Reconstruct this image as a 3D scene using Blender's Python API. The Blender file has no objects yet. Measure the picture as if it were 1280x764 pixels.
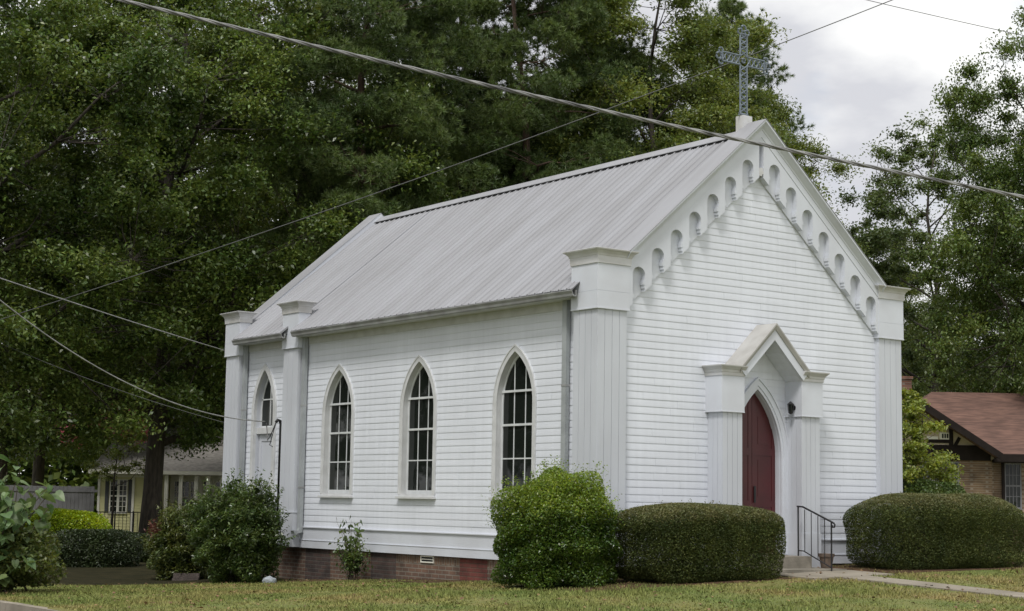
import bpy, bmesh, math, random
import numpy as np
from mathutils import Vector, Matrix
R_ = math.radians
sc = bpy.context.scene
col = sc.collection

# ------------------------------------------------------------------ camera
CAM = np.array([-16.12, -19.56, 1.373]); FOC = 2075.67
_y, _p, _r = R_(-36.354), R_(6.793), R_(0.945)
FWD = np.array([-math.sin(_y)*math.cos(_p), math.cos(_y)*math.cos(_p), math.sin(_p)])
_rt = np.cross(FWD, [0, 0, 1]); _rt /= np.linalg.norm(_rt); _up = np.cross(_rt, FWD)
RGT = _rt*math.cos(_r)+_up*math.sin(_r); UPV = _up*math.cos(_r)-_rt*math.sin(_r)
cam = bpy.data.objects.new('camera', bpy.data.cameras.new('camera')); col.objects.link(cam)
M = Matrix(((RGT[0], UPV[0], -FWD[0], CAM[0]), (RGT[1], UPV[1], -FWD[1], CAM[1]), (RGT[2], UPV[2], -FWD[2], CAM[2]), (0, 0, 0, 1)))
cam.matrix_world = M
cam.data.sensor_width = 36; cam.data.lens = FOC/1280*36; cam.data.clip_end = 2000; cam.data.clip_start = .1
sc.camera = cam
def ray(px, py): return FWD+RGT*(px-640)/FOC-UPV*(py-382)/FOC
def at(px, py, d): return Vector(CAM+ray(px, py)*d)          # point at distance d in front of the photographer
FH = np.array([FWD[0], FWD[1], 0]); FH /= np.linalg.norm(FH)  # level forward
RH = np.array([FH[1], -FH[0], 0])

# ------------------------------------------------------------------ light
w = bpy.data.worlds.new('World'); sc.world = w; w.use_nodes = True
nt = w.node_tree; nt.nodes.clear(); N = nt.nodes.new; Lk = nt.links.new
SUN_EL, SUN_AZ = 58, 235      # azimuth measured clockwise from +Y
out = N('ShaderNodeOutputWorld'); mix = N('ShaderNodeMixShader'); b1 = N('ShaderNodeBackground'); b2 = N('ShaderNodeBackground')
sky = N('ShaderNodeTexSky'); sky.sky_type = 'NISHITA'; sky.sun_disc = False
sky.sun_elevation = R_(SUN_EL); sky.sun_rotation = R_(SUN_AZ)
b1.inputs['Strength'].default_value = .12; b2.inputs['Strength'].default_value = .90
tc = N('ShaderNodeTexCoord'); mp = N('ShaderNodeMapping'); mp.inputs['Scale'].default_value = (1, 1, 2.2)
n1 = N('ShaderNodeTexNoise'); n1.inputs['Scale'].default_value = 4.0; n1.inputs['Detail'].default_value = 7; n1.inputs['Roughness'].default_value = .52
n2 = N('ShaderNodeTexNoise'); n2.inputs['Scale'].default_value = 6.5; n2.inputs['Detail'].default_value = 5; n2.inputs['Distortion'].default_value = .3
cr = N('ShaderNodeValToRGB'); cr.color_ramp.elements[0].position = .40; cr.color_ramp.elements[0].color = (.68, .69, .735, 1)
cr.color_ramp.elements[1].position = .57; cr.color_ramp.elements[1].color = (1.12, 1.12, 1.10, 1)
cf = N('ShaderNodeMapRange'); cf.inputs['From Min'].default_value = .3; cf.inputs['From Max'].default_value = .45; cf.inputs['To Min'].default_value = .72; cf.inputs['To Max'].default_value = 1.0
Lk(tc.outputs['Generated'], mp.inputs['Vector']); Lk(mp.outputs[0], n1.inputs['Vector']); Lk(mp.outputs[0], n2.inputs['Vector'])
Lk(n1.outputs['Fac'], cr.inputs['Fac']); Lk(cr.outputs['Color'], b2.inputs['Color']); Lk(n2.outputs['Fac'], cf.inputs['Value'])
Lk(sky.outputs['Color'], b1.inputs['Color']); Lk(cf.outputs[0], mix.inputs['Fac']); Lk(b1.outputs[0], mix.inputs[1]); Lk(b2.outputs[0], mix.inputs[2]); Lk(mix.outputs[0], out.inputs['Surface'])
sun = bpy.data.objects.new('sun', bpy.data.lights.new('sun', 'SUN')); col.objects.link(sun)
sun.data.energy = 2.1; sun.data.angle = R_(13); sun.data.color = (1, .97, .925)
sd = Vector((math.sin(R_(SUN_AZ))*math.cos(R_(SUN_EL)), math.cos(R_(SUN_AZ))*math.cos(R_(SUN_EL)), math.sin(R_(SUN_EL))))
sun.rotation_euler = sd.to_track_quat('Z', 'Y').to_euler(); sun.location = (-20, -20, 30)
sc.view_settings.view_transform = 'Standard'; sc.view_settings.look = 'None'; sc.view_settings.exposure = 0.18; sc.view_settings.gamma = 1
sc.render.engine = 'CYCLES'; sc.cycles.max_bounces = 6; sc.cycles.diffuse_bounces = 3; sc.cycles.transmission_bounces = 3; sc.cycles.use_denoising = True

# ------------------------------------------------------------------ materials
def mat(name, c1, c2=None, rough=.6, scale=3, detail=4, bump=0, bscale=30, metallic=0, spec=.5, trans=0, island=0, streak=False, stretch=None, c3=None):
    m = bpy.data.materials.new(name); m.use_nodes = True; t = m.node_tree; b = t.nodes['Principled BSDF']
    b.inputs['Roughness'].default_value = rough; b.inputs['Metallic'].default_value = metallic; b.inputs['Specular IOR Level'].default_value = spec
    n = t.nodes.new; l = t.links.new
    g = n('ShaderNodeNewGeometry')
    vec = n('ShaderNodeMapping'); l(g.outputs['Position'], vec.inputs['Vector'])
    if stretch: vec.inputs['Scale'].default_value = stretch
    colr = None
    if c2 is None: c2 = tuple(x*.82 for x in c1)
    tx = n('ShaderNodeTexNoise'); tx.inputs['Scale'].default_value = scale; tx.inputs['Detail'].default_value = detail; l(vec.outputs[0], tx.inputs['Vector'])
    rp = n('ShaderNodeValToRGB'); rp.color_ramp.elements[0].position = .35; rp.color_ramp.elements[1].position = .65
    rp.color_ramp.elements[0].color = (*c2, 1); rp.color_ramp.elements[1].color = (*c1, 1)
    if c3:
        e = rp.color_ramp.elements.new(.5); e.color = (*c3, 1)
    l(tx.outputs['Fac'], rp.inputs['Fac']); colr = rp.outputs['Color']
    if island:
        hs = n('ShaderNodeHueSaturation'); mr = n('ShaderNodeMapRange'); mr.inputs['To Min'].default_value = 1-island; mr.inputs['To Max'].default_value = 1+island
        l(g.outputs['Random Per Island'], mr.inputs['Value']); l(mr.outputs[0], hs.inputs['Value'])
        wn = n('ShaderNodeTexWhiteNoise'); wn.noise_dimensions = '1D'; l(g.outputs['Random Per Island'], wn.inputs['W'])
        mh = n('ShaderNodeMapRange'); mh.inputs['To Min'].default_value = .475; mh.inputs['To Max'].default_value = .525; l(wn.outputs['Value'], mh.inputs['Value']); l(mh.outputs[0], hs.inputs['Hue'])
        l(colr, hs.inputs['Color']); colr = hs.outputs['Color']
    l(colr, b.inputs['Base Color'])
    if bump:
        bt = n('ShaderNodeTexNoise'); bt.inputs['Scale'].default_value = bscale; bt.inputs['Detail'].default_value = 5; l(vec.outputs[0], bt.inputs['Vector'])
        bn = n('ShaderNodeBump'); bn.inputs['Strength'].default_value = bump; bn.inputs['Distance'].default_value = .02; l(bt.outputs['Fac'], bn.inputs['Height']); l(bn.outputs[0], b.inputs['Normal'])
    if trans:
        tr = n('ShaderNodeBsdfTranslucent'); mx = n('ShaderNodeMixShader'); mx.inputs['Fac'].default_value = trans
        hs2 = n('ShaderNodeHueSaturation'); hs2.inputs['Value'].default_value = 1.7; hs2.inputs['Saturation'].default_value = 1.15; hs2.inputs['Hue'].default_value = .485
        l(colr, hs2.inputs['Color']); l(hs2.outputs[0], tr.inputs['Color'])
        o = t.nodes['Material Output']; l(b.outputs[0], mx.inputs[1]); l(tr.outputs[0], mx.inputs[2]); l(mx.outputs[0], o.inputs['Surface'])
    return m

def siding_mat(name, base):
    """white vinyl: faint dust along each course, uneven streaks, slightly different tone panel to panel"""
    m = mat(name, base, tuple(x*.93 for x in base), rough=.42, scale=.8, detail=6)
    t = m.node_tree; b = t.nodes['Principled BSDF']; n = t.nodes.new; l = t.links.new
    src = b.inputs['Base Color'].links[0].from_socket
    g = n('ShaderNodeNewGeometry'); mp = n('ShaderNodeMapping'); mp.inputs['Scale'].default_value = (.35, .35, 8.77); l(g.outputs['Position'], mp.inputs['Vector'])
    tx = n('ShaderNodeTexNoise'); tx.inputs['Scale'].default_value = 1.0; tx.inputs['Detail'].default_value = 3; l(mp.outputs[0], tx.inputs['Vector'])
    mp2 = n('ShaderNodeMapping'); mp2.inputs['Scale'].default_value = (9, 9, .5); l(g.outputs['Position'], mp2.inputs['Vector'])
    t2 = n('ShaderNodeTexNoise'); t2.inputs['Scale'].default_value = 1.2; t2.inputs['Detail'].default_value = 5; l(mp2.outputs[0], t2.inputs['Vector'])
    ad = n('ShaderNodeMath'); ad.operation = 'ADD'; l(tx.outputs['Fac'], ad.inputs[0]); l(t2.outputs['Fac'], ad.inputs[1])
    mr = n('ShaderNodeMapRange'); mr.inputs['From Min'].default_value = .8; mr.inputs['From Max'].default_value = 1.3; mr.inputs['To Min'].default_value = .93; mr.inputs['To Max'].default_value = 1.02
    l(ad.outputs[0], mr.inputs['Value'])
    mu = n('ShaderNodeMix'); mu.data_type = 'RGBA'; mu.blend_type = 'MULTIPLY'; mu.inputs['Factor'].default_value = 1
    l(src, mu.inputs['A']); l(mr.outputs[0], mu.inputs['B']); l(mu.outputs['Result'], b.inputs['Base Color'])
    return m

def brick_mat(name, a, bcol, mortar, rot=False, sc_=1.0, dark=(.1, .07, .06)):
    m = bpy.data.materials.new(name); m.use_nodes = True; t = m.node_tree; b = t.nodes['Principled BSDF']; n = t.nodes.new; l = t.links.new
    b.inputs['Roughness'].default_value = .9
    g = n('ShaderNodeNewGeometry'); s = n('ShaderNodeSeparateXYZ'); l(g.outputs['Position'], s.inputs[0])
    ad = n('ShaderNodeMath'); ad.operation = 'ADD'; l(s.outputs[0], ad.inputs[0]); l(s.outputs[1], ad.inputs[1])
    cb = n('ShaderNodeCombineXYZ')
    l(ad.outputs[0], cb.inputs[1 if rot else 0]); l(s.outputs[2], cb.inputs[0 if rot else 1])
    br = n('ShaderNodeTexBrick'); l(cb.outputs[0], br.inputs['Vector']); br.inputs['Scale'].default_value = 1/sc_
    br.inputs['Brick Width'].default_value = .21; br.inputs['Row Height'].default_value = .073; br.inputs['Mortar Size'].default_value = .011; br.inputs['Mortar Smooth'].default_value = .3
    br.inputs['Color1'].default_value = (*a, 1); br.inputs['Color2'].default_value = (*bcol, 1); br.inputs['Mortar'].default_value = (*mortar, 1); br.inputs['Bias'].default_value = -.1
    tx = n('ShaderNodeTexNoise'); tx.inputs['Scale'].default_value = 2.4; tx.inputs['Detail'].default_value = 8; l(g.outputs['Position'], tx.inputs['Vector'])
    mr = n('ShaderNodeMapRange'); mr.inputs['From Min'].default_value = .35; mr.inputs['From Max'].default_value = .65; mr.inputs['To Min'].default_value = .55; mr.inputs['To Max'].default_value = 1.15; l(tx.outputs['Fac'], mr.inputs['Value'])
    mu = n('ShaderNodeMix'); mu.data_type = 'RGBA'; mu.blend_type = 'MULTIPLY'; mu.inputs['Factor'].default_value = 1
    l(br.outputs['Color'], mu.inputs['A']); l(mr.outputs[0], mu.inputs['B']); l(mu.outputs['Result'], b.inputs['Base Color'])
    bn = n('ShaderNodeBump'); bn.inputs['Strength'].default_value = .6; bn.inputs['Distance'].default_value = .008; bn.invert = True; l(br.outputs['Fac'], bn.inputs['Height']); l(bn.outputs[0], b.inputs['Normal'])
    return m

MT = {}
MT['siding'] = siding_mat('white_vinyl_siding', (.745, .775, .84))
MT['trim'] = mat('white_metal_trim', (.65, .68, .74), (.59, .61, .66), rough=.4, scale=1.6, detail=7, bump=.05, bscale=6)
MT['shaft'] = mat('pale_blue_grey_paneling', (.58, .605, .655), (.52, .54, .585), rough=.45, scale=2.2, detail=6, stretch=(1, 1, .3))
MT['dark_trim'] = mat('shade_toned_cornice_metal', (.64, .645, .66), (.50, .49, .475), rough=.5, scale=2.2, detail=8, stretch=(1, 1, 2))  # mottled darker trim; shade of the cornice flares put into the colour
MT['stained'] = mat('stained_porch_roof_metal', (.47, .465, .45), (.36, .35, .33), rough=.5, scale=2.5, detail=8)
MT['casing'] = mat('painted_window_casing', (.62, .63, .64), (.53, .54, .54), rough=.5, scale=5, detail=6)
MT['sash'] = mat('painted_sash', (.66, .68, .69), (.56, .58, .59), rough=.45, scale=6)
MT['roofmetal'] = mat('dull_white_roof_metal', (.315, .32, .342), (.258, .259, .272), rough=.5, scale=.9, detail=9, metallic=.0, stretch=(.5, 2.2, .5))
MT['gutter'] = mat('grey_gutter', (.36, .37, .37), (.22, .22, .22), rough=.5, scale=3, detail=6)
MT['downspout'] = mat('grey_painted_downspout', (.36, .385, .395), (.29, .31, .32), rough=.45, scale=3)
MT['reddoor'] = mat('dark_red_door_paint', (.080, .013, .016), (.062, .011, .013), rough=.38, scale=3)
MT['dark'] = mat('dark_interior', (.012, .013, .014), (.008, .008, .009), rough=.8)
MT['iron'] = mat('black_iron', (.018, .018, .02), (.01, .01, .011), rough=.45)
MT['concrete'] = mat('stained_concrete', (.30, .27, .225), (.17, .155, .125), rough=.9, scale=3, detail=9, bump=.35, bscale=40)
MT['pathconc'] = mat('path_concrete', (.30, .265, .21), (.20, .175, .135), rough=.9, scale=1.5, detail=9, bump=.2, bscale=40)
MT['asphalt'] = mat('asphalt', (.055, .054, .053), (.04, .04, .04), rough=.9, scale=6, detail=8, bump=.4, bscale=120)
MT['cross'] = mat('weathered_galvanised_iron', (.20, .24, .29), (.11, .135, .165), rough=.5, scale=20, detail=5)
MT['mulch'] = mat('pine_straw_mulch', (.12, .075, .045), (.055, .037, .025), rough=.95, scale=9, detail=9, bump=.8, bscale=80, spec=.05)
MT['dark_ground'] = mat('tree_shade_ground', (.038, .034, .018), (.022, .022, .012), rough=.95, scale=3, detail=9, bump=.8, bscale=60, spec=.05)  # dark ground colour that carries the shade of the trees
MT['deadleaf'] = mat('dry_leaves', (.24, .15, .07), (.12, .07, .035), rough=.8, scale=9, island=.4)
MT['terracotta'] = mat('brown_clay_pot', (.16, .115, .085), (.10, .075, .06), rough=.7, scale=14)
MT['rock'] = mat('pale_rock', (.42, .46, .50), (.25, .27, .29), rough=.8, scale=20, bump=.6)
MT['timber'] = mat('old_timber', (.12, .095, .085), (.06, .05, .045), rough=.9, scale=12, stretch=(1, 4, 4), bump=.5)
MT['cable'] = mat('grey_cable', (.30, .30, .29), (.10, .10, .10), rough=.35, scale=5)
MT['wire'] = mat('dark_wire', (.10, .105, .10), (.07, .07, .07), rough=.5)
MT['wirelight'] = mat('bare_light_wire', (.34, .34, .33), (.2, .2, .2), rough=.4)
MT['bark'] = mat('oak_bark', (.075, .062, .050), (.032, .027, .023), rough=.95, scale=5, detail=8, stretch=(3, 3, .6), bump=.9, bscale=14)
MT['pinebark'] = mat('pine_bark', (.115, .072, .052), (.045, .032, .026), rough=.95, scale=5, detail=8, stretch=(3, 3, .8), bump=.9, bscale=12)
MT['oakleaf'] = mat('oak_leaves', (.132, .182, .046), (.058, .094, .024), rough=.36, scale=.35, detail=3, island=.45, trans=.25, spec=.5)
MT['oakleaf_light'] = mat('paler_oak_leaves', (.178, .218, .058), (.088, .124, .032), rough=.42, scale=.35, detail=3, island=.4, trans=.3)
MT['needle'] = mat('pine_needles', (.118, .165, .048), (.060, .098, .028), rough=.5, scale=.4, detail=3, island=.4, trans=.2)
MT['elmleaf'] = mat('open_tree_leaves', (.115, .155, .052), (.066, .095, .034), rough=.42, scale=.5, detail=3, island=.4, trans=.3)
MT['dogwood'] = mat('yellow_green_leaves', (.24, .28, .055), (.14, .18, .04), rough=.45, scale=1.2, detail=3, island=.35, trans=.3)
MT['holly'] = mat('bright_shrub_leaves', (.098, .155, .028), (.048, .088, .016), rough=.32, scale=2.2, detail=3, island=.5, trans=.25)
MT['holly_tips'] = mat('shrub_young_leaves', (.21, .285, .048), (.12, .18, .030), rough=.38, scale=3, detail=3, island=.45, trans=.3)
MT['hedge'] = mat('hedge_leaves', (.098, .118, .034), (.054, .072, .022), rough=.6, spec=.2, scale=2.5, detail=4, island=.5, trans=.2)
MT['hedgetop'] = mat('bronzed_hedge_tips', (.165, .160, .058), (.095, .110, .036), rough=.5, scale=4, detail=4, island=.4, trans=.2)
MT['nandina'] = mat('nandina_leaves', (.105, .150, .042), (.055, .090, .027), rough=.35, scale=2.5, detail=3, island=.45, trans=.25)
MT['nandina_light'] = mat('yellowing_nandina_leaves', (.13, .15, .040), (.075, .105, .030), rough=.4, scale=2.5, detail=3, island=.45, trans=.25)
MT['redtips'] = mat('reddish_new_leaves', (.22, .095, .07), (.12, .07, .045), rough=.4, scale=4, island=.3, trans=.2)
MT['sun_tint'] = mat('sun_tinted_hedge_leaves', (.36, .44, .03), (.22, .33, .02), rough=.4, scale=2, island=.35, trans=.3)  # sun patch on the hedge painted as a yellow-green leaf colour
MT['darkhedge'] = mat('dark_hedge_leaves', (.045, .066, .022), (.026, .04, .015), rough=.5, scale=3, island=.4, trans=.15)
MT['bigleaf'] = mat('broad_leaves', (.15, .215, .085), (.09, .15, .055), rough=.45, scale=6, island=.3, trans=.3)
MT['pink'] = mat('pink_blossom', (.62, .16, .22), (.45, .10, .15), rough=.6, scale=3, island=.3, trans=.2)
MT['stem'] = mat('shrub_stems', (.10, .08, .055), (.06, .05, .035), rough=.9, scale=10)
MT['yellowwall'] = mat('cream_yellow_siding', (.68, .66, .36), (.62, .60, .33), rough=.6, scale=2)
MT['whitepaint'] = mat('white_house_paint', (.80, .79, .70), (.72, .71, .63), rough=.6, scale=2)
MT['shutter'] = mat('charcoal_shutter', (.075, .08, .085), (.05, .055, .06), rough=.6)
MT['greyroof'] = mat('grey_shingles', (.36, .34, .31), (.24, .225, .21), rough=.9, scale=6, detail=8)
MT['greyfence'] = mat('grey_fence_boards', (.17, .17, .18), (.12, .12, .125), rough=.8, scale=2)
MT['cream'] = mat('cream_stucco', (.48, .41, .29), (.40, .34, .24), rough=.8, scale=3)
MT['brownwood'] = mat('dark_brown_timber', (.022, .017, .015), (.015, .012, .011), rough=.9, spec=.15, scale=4)
MT['brick'] = brick_mat('brown_foundation_brick', (.165, .095, .066), (.105, .067, .050), (.20, .175, .14))
MT['brickdark'] = brick_mat('sooty_brick', (.095, .06, .05), (.055, .042, .04), (.09, .08, .07))
MT['brickred'] = brick_mat('red_brick_patch', (.19, .055, .042), (.14, .042, .034), (.13, .07, .05))
MT['soldier'] = brick_mat('brown_soldier_brick', (.21, .13, .085), (.13, .085, .06), (.22, .19, .15), rot=True)
MT['tanbrick'] = brick_mat('tan_brick', (.165, .108, .062), (.115, .074, .043), (.22, .18, .135))
MT['redbrick'] = brick_mat('chimney_brick', (.22, .10, .065), (.15, .07, .05), (.22, .18, .15))

def shingle(name, c1, c2):
    m = mat(name, c1, c2, rough=.9, scale=1.3, detail=9); t = m.node_tree; b = t.nodes['Principled BSDF']; n = t.nodes.new; l = t.links.new
    src = b.inputs['Base Color'].links[0].from_socket
    g = n('ShaderNodeNewGeometry'); mp = n('ShaderNodeMapping'); mp.inputs['Scale'].default_value = (.8, .8, 9); l(g.outputs['Position'], mp.inputs['Vector'])
    v = n('ShaderNodeTexNoise'); v.inputs['Scale'].default_value = 2.5; v.inputs['Detail'].default_value = 2; l(mp.outputs[0], v.inputs['Vector'])
    mr = n('ShaderNodeMapRange'); mr.inputs['From Min'].default_value = .35; mr.inputs['From Max'].default_value = .65; mr.inputs['To Min'].default_value = .7; mr.inputs['To Max'].default_value = 1.2; l(v.outputs['Fac'], mr.inputs['Value'])
    mu = n('ShaderNodeMix'); mu.data_type = 'RGBA'; mu.blend_type = 'MULTIPLY'; mu.inputs['Factor'].default_value = 1
    l(src, mu.inputs['A']); l(mr.outputs[0], mu.inputs['B']); l(mu.outputs['Result'], b.inputs['Base Color']); return m
MT['redroof'] = shingle('brown_red_shingles', (.165, .092, .070), (.120, .067, .052))

gm = bpy.data.materials.new('window_glass'); gm.use_nodes = True; gb = gm.node_tree.nodes['Principled BSDF']
gb.inputs['Base Color'].default_value = (.012, .015, .013, 1); gb.inputs['Roughness'].default_value = .03; gb.inputs['Specular IOR Level'].default_value = .32
_n = gm.node_tree.nodes.new; _gg = _n('ShaderNodeNewGeometry'); _t = _n('ShaderNodeTexNoise'); _t.inputs['Scale'].default_value = 1.7; _b = _n('ShaderNodeBump'); _b.inputs['Strength'].default_value = .25; _b.inputs['Distance'].default_value = .03
gm.node_tree.links.new(_gg.outputs['Position'], _t.inputs['Vector']); gm.node_tree.links.new(_t.outputs['Fac'], _b.inputs['Height']); gm.node_tree.links.new(_b.outputs[0], gb.inputs['Normal'])
MT['glass'] = gm

# lawn: green with tan dry patches
def lawn_mat(name, blades=False):
    m = bpy.data.materials.new(name); m.use_nodes = True; t = m.node_tree; b = t.nodes['Principled BSDF']; n = t.nodes.new; l = t.links.new
    b.inputs['Roughness'].default_value = .8; b.inputs['Specular IOR Level'].default_value = .2
    g = n('ShaderNodeNewGeometry')
    t1 = n('ShaderNodeTexNoise'); t1.inputs['Scale'].default_value = .55; t1.inputs['Detail'].default_value = 6; t1.inputs['Roughness'].default_value = .65; l(g.outputs['Position'], t1.inputs['Vector'])
    r1 = n('ShaderNodeValToRGB'); es = r1.color_ramp.elements
    es[0].position = .34; es[0].color = (.130, .172, .045, 1); es[1].position = .68; es[1].color = (.27, .215, .090, 1)
    e = es.new(.5); e.color = (.185, .198, .060, 1)
    l(t1.outputs['Fac'], r1.inputs['Fac']); c = r1.outputs['Color']
    if blades:
        hs = n('ShaderNodeHueSaturation'); mr = n('ShaderNodeMapRange'); mr.inputs['To Min'].default_value = .6; mr.inputs['To Max'].default_value = 1.45
        l(g.outputs['Random Per Island'], mr.inputs['Value']); l(mr.outputs[0], hs.inputs['Value']); l(c, hs.inputs['Color']); c = hs.outputs['Color']
    else:
        # fine random mottling over the whole ground
        t2 = n('ShaderNodeTexNoise'); t2.inputs['Scale'].default_value = 25; t2.inputs['Detail'].default_value = 6; l(g.outputs['Position'], t2.inputs['Vector'])
        mu = n('ShaderNodeMix'); mu.data_type = 'RGBA'; mu.blend_type = 'MULTIPLY'; mu.inputs['Factor'].default_value = .8; l(c, mu.inputs['A'])
        r2 = n('ShaderNodeMapRange'); r2.inputs['To Min'].default_value = .35; r2.inputs['To Max'].default_value = 1.2; l(t2.outputs['Fac'], r2.inputs['Value']); l(r2.outputs[0], mu.inputs['B']); c = mu.outputs['Result']
        bn = n('ShaderNodeBump'); bn.inputs['Strength'].default_value = .8; bn.inputs['Distance'].default_value = .02; l(t2.outputs['Fac'], bn.inputs['Height']); l(bn.outputs[0], b.inputs['Normal'])
    l(c, b.inputs['Base Color']); return m
MT['lawn'] = lawn_mat('lawn_ground'); MT['blade'] = lawn_mat('grass_blades', True)

# ------------------------------------------------------------------ mesh helpers
class MB:
    def __init__(s): s.v = []; s.f = []; s.T = None
    def add(s, vs, fs):
        o = len(s.v); s.v += [tuple(s.T(*p)) if s.T else tuple(p) for p in vs]; s.f += [tuple(i+o for i in f) for f in fs]
        return s
    def box(s, x0, x1, y0, y1, z0, z1):
        v = [(x0, y0, z0), (x1, y0, z0), (x1, y1, z0), (x0, y1, z0), (x0, y0, z1), (x1, y0, z1), (x1, y1, z1), (x0, y1, z1)]
        return s.add(v, [(0, 3, 2, 1), (4, 5, 6, 7), (0, 1, 5, 4), (1, 2, 6, 5), (2, 3, 7, 6), (3, 0, 4, 7)])
    def hexa(s, a, b):      # two quads -> closed solid
        return s.add(list(a)+list(b), [(3, 2, 1, 0), (4, 5, 6, 7), (0, 1, 5, 4), (1, 2, 6, 5), (2, 3, 7, 6), (3, 0, 4, 7)])
    def ring(s, loops, cap=True, close=True):
        n = len(loops[0]); vs = [p for l in loops for p in l]; fs = []
        for i in range(len(loops)-1):
            for j in range(n if close else n-1):
                k = (j+1) % n; fs.append((i*n+j, i*n+k, (i+1)*n+k, (i+1)*n+j))
        if cap: fs.append(tuple(reversed(range(n)))); fs.append(tuple((len(loops)-1)*n+j for j in range(n)))
        return s.add(vs, fs)
    def tube(s, pts, r, sides=6, cap=True):
        pts = [Vector(p) for p in pts]; loops = []
        if not hasattr(r, '__len__'): r = [r]*len(pts)
        ref = Vector((0, 0, 1))
        for i, p in enumerate(pts):
            d = (pts[min(i+1, len(pts)-1)]-pts[max(i-1, 0)]).normalized()
            if abs(d.dot(ref)) > .95: a = d.cross(Vector((1, 0, 0))).normalized()
            else: a = d.cross(ref).normalized()
            b = d.cross(a); loops.append([p+(a*math.cos(2*math.pi*k/sides)+b*math.sin(2*math.pi*k/sides))*r[i] for k in range(sides)])
        return s.ring(loops, cap)
    def prism(s, poly, f0, f1):   # poly list of 2D; f(u,v)->3D for both ends
        return s.ring([[f0(*p) for p in poly], [f1(*p) for p in poly]])
    def build(s, name, m, parent=None, smooth=False, loc=None):
        me = bpy.data.meshes.new(name); me.from_pydata(s.v, [], s.f)
        bm = bmesh.new(); bm.from_mesh(me); bmesh.ops.recalc_face_normals(bm, faces=bm.faces); bm.to_mesh(me); bm.free()
        if smooth: me.shade_smooth()
        me.materials.append(MT[m] if isinstance(m, str) else m)
        return link(name, me, parent, loc)
def link(name, me, parent=None, loc=None):
    o = bpy.data.objects.new(name, me); col.objects.link(o)
    if loc is not None:
        o.location = loc; me.transform(Matrix.Translation(-Vector(loc)))
    if parent:
        o.parent = parent; o.matrix_parent_inverse = PM[parent.name].inverted(); PM[o.name] = Matrix.Identity(4) if loc is None else Matrix.Translation(loc)
    else: PM[o.name] = Matrix.Identity(4) if loc is None else Matrix.Translation(loc)
    return o
PM = {}
def tag(o, label=None, cat=None, group=None, kind=None):
    for k, v in (('label', label), ('category', cat), ('group', group), ('kind', kind)):
        if v: o[k] = v
    return o
def thing(name, loc, label, cat, group=None, rz=0, s=1):
    o = bpy.data.objects.new(name, None); col.objects.link(o); o.location = loc; o.rotation_euler = (0, 0, rz); o.scale = (s, s, s)
    PM[o.name] = Matrix.LocRotScale(Vector(loc), Matrix.Rotation(rz, 3, 'Z'), Vector((s, s, s)))
    return tag(o, label, cat, group)
def dup(root, loc, rz, s, label, group=None):
    r = root.copy(); col.objects.link(r); r.location = loc; r.rotation_euler = (0, 0, rz); r.scale = (s, s, s) if not hasattr(s, '__len__') else s
    r['label'] = label
    if group: r['group'] = group
    for ch in root.children:
        c = ch.copy(); col.objects.link(c); c.parent = r
    return r

def leaf_mesh(name, cen, size, m, seed=0, elong=2.0, up=.6, hang=0, dirs=None):
    """many small pointed leaves, one pair of triangles each, folded a little along the midrib"""
    rng = np.random.default_rng(seed); n = len(cen)
    nrm = rng.normal(size=(n, 3)); nrm[:, 2] = np.abs(nrm[:, 2])+up; nrm /= np.linalg.norm(nrm, axis=1)[:, None]
    if dirs is None:
        t = rng.normal(size=(n, 3)); t[:, 2] -= hang
    else: t = dirs+rng.normal(size=(n, 3))*.1
    t -= nrm*(t*nrm).sum(1)[:, None]*(.9 if dirs is None else .0); t /= np.linalg.norm(t, axis=1)[:, None]+1e-9
    b = np.cross(nrm, t); b /= np.linalg.norm(b, axis=1)[:, None]+1e-9
    L = (size*rng.uniform(.7, 1.3, n))[:, None]; W = L/elong
    sag = nrm*L*.12
    v = np.empty((n, 4, 3)); v[:, 0] = cen-t*L*.5; v[:, 1] = cen+b*W*.5+sag-t*L*.08; v[:, 2] = cen+t*L*.5-sag*.5; v[:, 3] = cen-b*W*.5+sag-t*L*.08
    return quads(name, v.reshape(-1, 3), m)
def quads(name, v, m, tri=False):
    k = 3 if tri else 4; n = len(v)//k
    me = bpy.data.meshes.new(name); me.vertices.add(len(v)); me.vertices.foreach_set('co', v.astype(np.float32).ravel())
    me.loops.add(len(v)); me.loops.foreach_set('vertex_index', np.arange(len(v), dtype=np.int32))
    me.polygons.add(n); me.polygons.foreach_set('loop_start', np.arange(n, dtype=np.int32)*k); me.polygons.foreach_set('loop_total', np.full(n, k, np.int32))
    me.update(calc_edges=True); me.materials.append(MT[m]); return me

# ------------------------------------------------------------------ terrain
TP = np.array([(0, 2.6, .105), (0, 5.5, -.01), (0, 8.3, -.14), (0, 12.5, -.25), (-.4, -.5, .23), (2.6, -1.4, .33), (3.3, -2.5, .315), (3.3, -5.15, .21), (5.2, -1, .40), (9.3, -.6, .43),
    (-1.5, 8.8, -.2), (-1.5, 11.7, -.33), (-7.8, 3.4, -.1), (-7.8, -8, -.1), (-7.8, -20, -.1), (-7.8, 12, -.15), (-7.8, 30, -.15), (-3, -6, .08), (3.3, -16, 0), (12, -10, .1), (14, 3, .4), (7, 14, .1),
    (0, 23, -.25), (8, 33, -.1), (14.5, 52, -.2), (28, 14, .12), (40, -10, .2), (60, 40, .1), (-30, 40, -.3), (-40, -20, -.3), (20, -60, 0), (100, 0, .3), (0, 120, 0), (-120, 0, -.3), (0, -120, 0), (120, 120, .2)], float)
def _U(r2): return np.where(r2 > 0, .5*r2*np.log(np.maximum(r2, 1e-12)), 0)
_n = len(TP); _d2 = ((TP[:, None, :2]-TP[None, :, :2])**2).sum(-1); _K = _U(_d2)+np.eye(_n)*.05
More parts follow.
